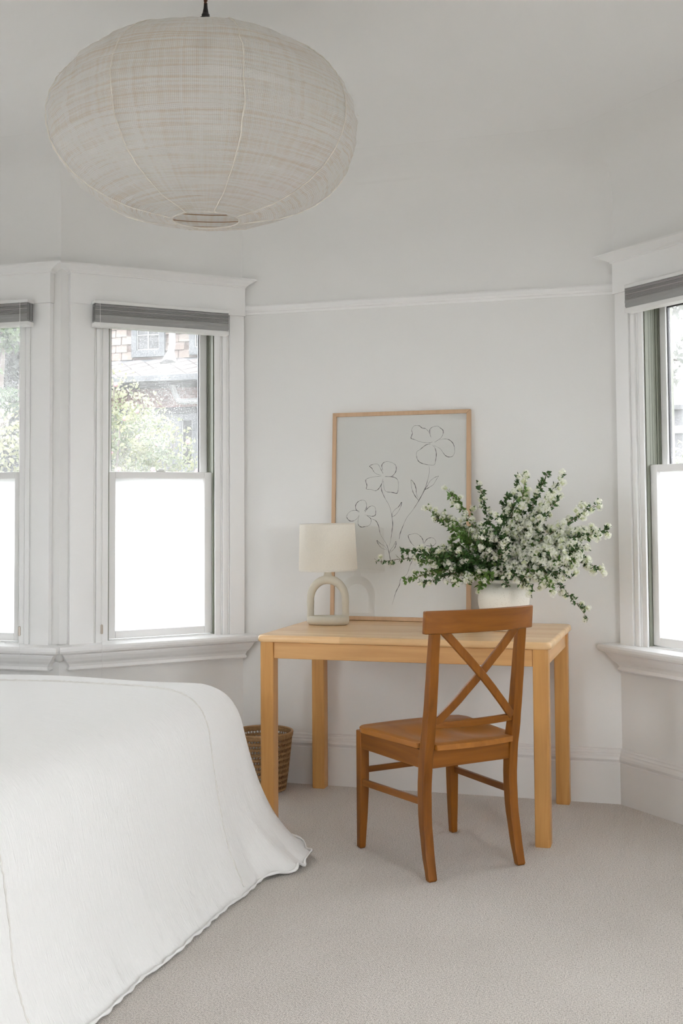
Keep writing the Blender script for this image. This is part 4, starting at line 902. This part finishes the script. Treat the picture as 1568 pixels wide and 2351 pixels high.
H_('upper_wall', SIDE, G().box(-17, -5.5, 19.40, 26, 3.9, 8.2)); H_('lower_wall', SIDE, G().box(-17, -5.5, 18.80, 26, -1.2, 3.66))
ru = random.Random(2)
def pieces(name, m, x0, x1, z0, z1, w, h, y, th, skip=(), cap=300):
    base = None; r_ = 0; z = z0; n_ = 0
    while z < z1 - 1e-6:
        x = x0 + (r_ % 2) * w * .5
        while x < x1:
            if not any(a_ < x + w / 2 < b_ and c_ < z + h / 2 < d_ for a_, b_, c_, d_ in skip) and n_ < cap:
                if base is None:
                    base = mesh(name, *(lambda g: (g.v, g.f))(G().add([(-w / 2 + .003, 0, 0), (w / 2 - .003, 0, 0), (w / 2 - .003, -th, 0), (-w / 2 + .003, -th, 0), (-w / 2 + .003, 0, h), (w / 2 - .003, 0, h), (w / 2 - .003, -th * .25, h), (-w / 2 + .003, -th * .25, h)], [(0, 1, 2, 3), (7, 6, 5, 4), (3, 2, 6, 7), (0, 3, 7, 4), (1, 5, 6, 2)])), m, hs); o = base
                else: o = base.copy(); COL.objects.link(o)
                o.location = (x + w / 2 + 9, y - 19.4 + ru.uniform(-.004, .004), z + 1.2 + ru.uniform(-.006, .006)); o.scale = (ru.uniform(.9, 1.0), 1, 1); n_ += 1
            x += w
        z += h; r_ += 1
pieces('shingle', SHU, -11.6, -8.3, 4.02, 5.2, .235, .148, 19.40, .03, skip=[(-10.22, -9.5, 4.05, 5.3), (-9.05, -8.3, 4.05, 5.3)])
pieces('wall_shingle', SHL, -10.9, -8.3, 3.08, 3.62, .115, .092, 18.80, .02)
# skirt roof with diamond tiles
y0_, z0_, y1_, z1_ = 18.0, 3.53, 19.40, 4.05
H_('skirt_roof', GREY, G().add([(-17, y0_, z0_ - .03), (-5.3, y0_, z0_ - .03), (-5.3, y1_, z1_ - .03), (-17, y1_, z1_ - .03), (-17, y0_, z0_ - .10), (-5.3, y0_, z0_ - .10), (-5.3, y1_, z1_ - .10), (-17, y1_, z1_ - .10)], [(0, 1, 2, 3), (7, 6, 5, 4), (0, 4, 5, 1), (1, 5, 6, 2), (3, 2, 6, 7), (0, 3, 7, 4)]))
tl = math.atan2(z1_ - z0_, y1_ - y0_); sl_ = math.hypot(z1_ - z0_, y1_ - y0_); dw, dl = .44, .54; base = None; k = 0; s_ = dl * .25
while s_ < sl_ - .05:
    x = -11.8 + (k % 2) * dw / 2
    while x < -8.2:
        if base is None:
            hw_, hl_ = dw / 2 - .006, dl / 2 - .008
            base = mesh('diamond_tile', [(0, -hl_, .018), (hw_, 0, .010), (0, hl_, .002), (-hw_, 0, .010), (0, -hl_, 0), (hw_, 0, 0), (0, hl_, 0), (-hw_, 0, 0)], [(0, 1, 2, 3), (0, 4, 5, 1), (1, 5, 6, 2), (2, 6, 7, 3), (3, 7, 4, 0)], TIL, hs); o = base
        else: o = base.copy(); COL.objects.link(o)
        o.rotation_euler = (tl, 0, 0); o.location = (x + 9, y0_ - 19.4 + s_ * math.cos(tl), z0_ + 1.2 + s_ * math.sin(tl) - .025)
        x += dw
    s_ += dl / 2; k += 1
H_('gutter', GREY, G().box(-17, -5.3, 17.9, 18.04, 3.43, 3.53)); H_('soffit', DARK, G().box(-17, -5.3, 18.04, 18.8, 3.40, 3.46))
H_('red_ledge', plain('red_ledge', (0.121, 0.0486, 0.0413), .7), G().box(-17, -5.5, 18.72, 18.8, 3.045, 3.075)); H_('beam', DARK, G().box(-17, -5.5, 18.68, 18.8, 2.93, 3.04)); H_('lower_cladding', GREY, G().box(-17, -5.5, 18.76, 18.8, -1.2, 2.93))
def hwin(x0, x1, z0, z1, y, mid=True, hm=None):
    f_ = H_('window_surround', GREY, G().box(x0 - .11, x0, y - .06, y, z0 - .13, z1 + .1).box(x1, x1 + .11, y - .06, y, z0 - .13, z1 + .1).box(x0, x1, y - .06, y, z0 - .13, z0).box(x0, x1, y - .06, y, z1, z1 + .1))
    def sub(nm, m, g):
        g.v = [v - Vector((-9, 19.4, -1.2)) for v in g.v]; o = g.ob(nm, m, f_); return o
    sub('window_pane', PANE, G().box(x0, x1, y - .02, y - .01, z0, z1)); g = G().box(x0, x0 + .018, y - .04, y - .02, z0, z1).box(x1 - .018, x1, y - .04, y - .02, z0, z1).box(x0, x1, y - .04, y - .02, z0, z0 + .018)
    if mid: g.box((x0 + x1) / 2 - .01, (x0 + x1) / 2 + .01, y - .04, y - .02, z0, z1)
    if hm: g.box(x0, x1, y - .04, y - .02, hm, hm + .018)
    sub('muntin', PIPE, g)
hwin(-10.08, -9.62, 4.19, 5.1, 19.38, True, 4.46); hwin(-8.9, -8.45, 4.19, 5.1, 19.38, True, 4.46); hwin(-8.87, -8.66, 2.0, 2.80, 18.76, False)
H_('vent_pipe', PIPE, G().tube([(-9.29, 19.2, 6), (-9.29, 19.2, 4.25), (-9.29, 19.1, 3.98)], .062, 12).tube([(-9.29, 19.15, 4.1), (-9.26, 19.0, 3.85)], [.07, .16], 12))
H_('downpipe', PIPE, G().tube([(-8.87, 18.3, 3.46), (-8.87, 18.4, 3.3), (-8.865, 18.5, 3.19), (-8.83, 18.5, 3.135), (-8.76, 18.5, 3.12), (-7.2, 18.5, 3.14)], .05, 12))
H_('main_roof', GREY, G().add([(-17.3, 19.0, 8.1), (-5.2, 19.0, 8.1), (-5.2, 23, 10.6), (-17.3, 23, 10.6), (-17.3, 27, 8.1), (-5.2, 27, 8.1)], [(0, 1, 2, 3), (3, 2, 5, 4), (0, 3, 4), (1, 5, 2), (0, 4, 5, 1)]))

# ------------------------------------------------------------------ outside: planting
def leafmat(name, a_, b_, tl=.35):
    m, N, L, b = mat(name); tc = N.new('ShaderNodeTexCoord'); n = N.new('ShaderNodeTexNoise'); n.inputs['Scale'].default_value = 5; n.inputs['Detail'].default_value = 5; L.new(tc.outputs['Object'], n.inputs['Vector'])
    r = N.new('ShaderNodeValToRGB'); r.color_ramp.elements[0].position = .38; r.color_ramp.elements[0].color = (*a_, 1); r.color_ramp.elements[1].position = .62; r.color_ramp.elements[1].color = (*b_, 1); L.new(n.outputs['Fac'], r.inputs[0]); L.new(r.outputs[0], b.inputs['Base Color']); b.inputs['Roughness'].default_value = .6
    t = N.new('ShaderNodeBsdfTranslucent'); L.new(r.outputs[0], t.inputs[0]); x = N.new('ShaderNodeMixShader'); x.inputs[0].default_value = tl; L.new(b.outputs[0], x.inputs[1]); L.new(t.outputs[0], x.inputs[2]); L.new(x.outputs[0], N['Material Output'].inputs[0]); return m
CAM = leafmat('camellia_leaf', (0.0607, 0.0851, 0.0394), (0.158, 0.17, 0.079)); CAM2 = leafmat('pale_bush_leaf', (0.151, 0.167, 0.0911), (0.213, 0.213, 0.128)); CON = leafmat('conifer_leaf', (0.0304, 0.0578, 0.0304), (0.0911, 0.128, 0.0607)); BARK = plain('grey_bark', (0.0911, 0.0759, 0.0668), .9, .5, 20); PINK = plain('camellia_pink', (0.243, 0.106, 0.115), .6); YEL = plain('yellow_bloom', (0.258, 0.243, 0.121), .6)
rl = random.Random(33)
def rv2():
    while True:
        v = Vector((rl.uniform(-1, 1), rl.uniform(-1, 1), rl.uniform(-1, 1)))
        if .1 < v.length < 1: return v.normalized()
def leaves(blobs, n, l0, l1, nar=.35):
    g = G(); tot = sum(b[3] * b[5] for b in blobs)
    for bx_, by_, bz_, rx, ry, rz in blobs:
        for i in range(int(n * rx * rz / tot)):
            v = rv2() * rl.uniform(.55, 1) ; v.y = v.y if v.y < .3 else -v.y * .5; p = Vector((bx_ + v.x * rx, by_ + v.y * ry, bz_ + v.z * rz)); d = rv2(); s_ = d.cross(rv2()).normalized(); l = rl.uniform(l0, l1); w = l * nar
            g.add([p, p + d * l * .5 + s_ * w, p + d * l, p + d * l * .5 - s_ * w], [(0, 1, 2, 3)])
    return g
def bush(name, label, blobs, n, l0, l1, m, blooms, bm_, group=None, cat='bush'):
    bx_, by_ = blobs[0][0], blobs[0][1]; o = empty(name, (bx_, by_, -1.2)); tag(o, label, cat, group)
    off = Vector((bx_, by_, -1.2)); g = leaves(blobs, n, l0, l1); g.v = [v - off for v in g.v]; tag(g.ob('foliage', m, o), kind='stuff')
    g = G(); fl = G()
    for bx2, by2, bz2, rx, ry, rz in blobs:
        for k in range(5): 
            q_ = Vector((bx2, by2, bz2)) + Vector((rl.uniform(-1, 1) * rx, rl.uniform(-1, 1) * ry, rl.uniform(.2, .95) * rz)) * .8; b_ = Vector((bx_, by_, -1.2)); g.tube([b_ - off, (b_ * .4 + q_ * .6) - off + rv2() * .08, q_ - off], [.04, .02, .006], 5)
        for k in range(int(blooms * rx * rz)):
            v = rv2(); v.y = -abs(v.y); p = Vector((bx2 + v.x * rx, by2 + v.y * ry, bz2 + v.z * rz)) - off; r_ = rl.uniform(.014, .026)
            rr = [[p + Vector((math.cos(a_) * r_ * q_, -r_ * .5 * z_, math.sin(a_) * r_ * q_)) for a_ in [2 * PI * j / 6 for j in range(6)]] for q_, z_ in ((.5, -.6), (1, 0), (.6, .8))]
            fl.loft(rr)
    g.ob('branches', BARK, o)
    if fl.v: tag(fl.ob('blooms', bm_, o), kind='stuff')
    return o
bush('camellia_bush', 'broad camellia bush dotted with pink flowers below the neighbouring house', [(-5.15, 9.2, 1.45, .65, .5, .95), (-4.6, 9.1, 1.25, .62, .5, .88), (-4.2, 9.1, .9, .5, .5, .7), (-4.9, 9.2, .3, 1.1, .5, .9)], 24000, .024, .052, CAM, 40, PINK)
bush('flowering_bush', 'pale yellow-green bush with loose upright sprays in front of the shingled house wall', [(-5.55, 10.2, 1.95, .38, .3, .75), (-5.2, 10.2, 1.9, .3, .3, .5), (-5.75, 10.2, 1.5, .3, .3, .8)], 4500, .022, .05, CAM2, 10, YEL)
bush('hydrangea_bush', 'white and yellow blooming bush outside the window above the bed', [(-6.62, 10.0, 1.5, .48, .35, .82), (-7.4, 10.0, 1.3, .5, .35, .9), (-6.9, 10.0, .5, .8, .35, .8)], 7000, .03, .07, CAM2, 110, plain('cream_bloom', (0.267, 0.262, 0.238), .7))
def tree_(label, x, y, h, lean_, blobs, n, m, l0=.06, l1=.14):
    o = empty('tree', (x, y, -1.2)); tag(o, label, 'tree'); off = Vector((x, y, -1.2))
    g = G(); g.tube([(0, 0, 0), (lean_ * .2, 0, h * .3), (lean_ * .6, .1, h * .55), (lean_, 0, h)], [.16, .13, .10, .04], 9)
    for b_ in blobs:
        p = Vector(b_[:3]) - off; t = max(.15, min(.95, (p.z / h) * .75)); s_ = Vector((lean_ * t * t, 0, h * t)); md = s_.lerp(p, .5) + Vector((0, 0, .18)) + rv2() * .12; g.tube([s_, md, p], [.05, .035, .012], 6)
        for q in range(3): g.tube([p, p + rv2() * b_[3] * .8], [.012, .004], 4)
    g.ob('trunk', BARK, o); f_ = leaves(blobs, n, l0, l1, .22); f_.v = [v - off for v in f_.v]; tag(f_.ob('foliage', m, o), kind='stuff'); return o
tree_('tree with bare twisting branches and pale green tufts outside the window above the bed', -8.2, 11.3, 5.8, .7, [(-7.7, 11.2, 3.9, .55, .4, .35), (-7.45, 11.1, 3.2, .35, .3, .22), (-7.85, 11.1, 2.75, .35, .3, .28), (-8.5, 11.2, 3.6, .6, .4, .5), (-7.3, 11.2, 2.45, .25, .2, .16), (-7.2, 11.2, 4.3, .5, .4, .4), (-8.2, 11.1, 2.2, .4, .3, .3)], 5200, CON)
tree_('dark evergreen tree filling the view behind the bare twisting branches', -10.6, 14.5, 7.5, .2, [(-10.4, 14.3, 3.6, 1.6, 1, 1.5), (-9.2, 14.4, 2.8, 1.1, .8, 1.2), (-10.6, 14.3, 5.5, 1.8, 1, 1.4), (-11.8, 14.4, 2.6, 1.3, .8, 1.3), (-9.9, 14.3, 1.2, 1.4, .8, 1.1)], 16000, leafmat('dark_leaf', (0.0151, 0.0182, 0.0167), (0.0486, 0.0547, 0.0486)), .08, .18)
tree_('airy pale tree high outside the window behind the white flowers', .35, 10.5, 5.2, .3, [(.2, 10.4, 3.1, .7, .4, .35), (.5, 10.4, 3.9, .9, .4, .5), (-.1, 10.4, 2.5, .4, .3, .2)], 1800, leafmat('pale_leaf', (0.128, 0.136, 0.121), (0.189, 0.194, 0.17)))
bush('garden_shrub', 'yellow-green shrub outside the window behind the white flowers', [(.05, 9.4, .9, .7, .5, .75), (-.35, 9.5, 1.25, .45, .4, .6), (.6, 9.4, .9, .8, .5, .8)], 6000, .035, .08, leafmat('shrub_leaf', (0.0668, 0.0972, 0.0456), (0.189, 0.182, 0.0851)), 0, YEL)
# fence beyond that shrub
fn = empty('garden_fence', (.4, 12.6, -1.2)); tag(fn, 'weathered grey board fence outside the window behind the white flowers', 'fence')
FNC = rcol('weathered_board', (0.1, 0.1, 0.103), (0.0729, 0.0729, 0.079))
b0 = None
for k in range(26):
    if b0 is None: b0 = G().box(-.07, .07, -.012, .012, .0, 3.45).ob('board', FNC, fn, bevel=.004); o = b0
    else: o = b0.copy(); COL.objects.link(o)
    o.location = (-1.8 + k * .148, rl.uniform(-.006, .006), 0)
G().box(-1.9, 2.1, -.05, -.012, 3.2, 3.28).ob('rail', plain('fence_rail', (0.167, 0.167, 0.167), .7), fn); G().box(-1.9, 2.1, -.07, .03, 3.45, 3.50).ob('cap_rail', FNC, fn)
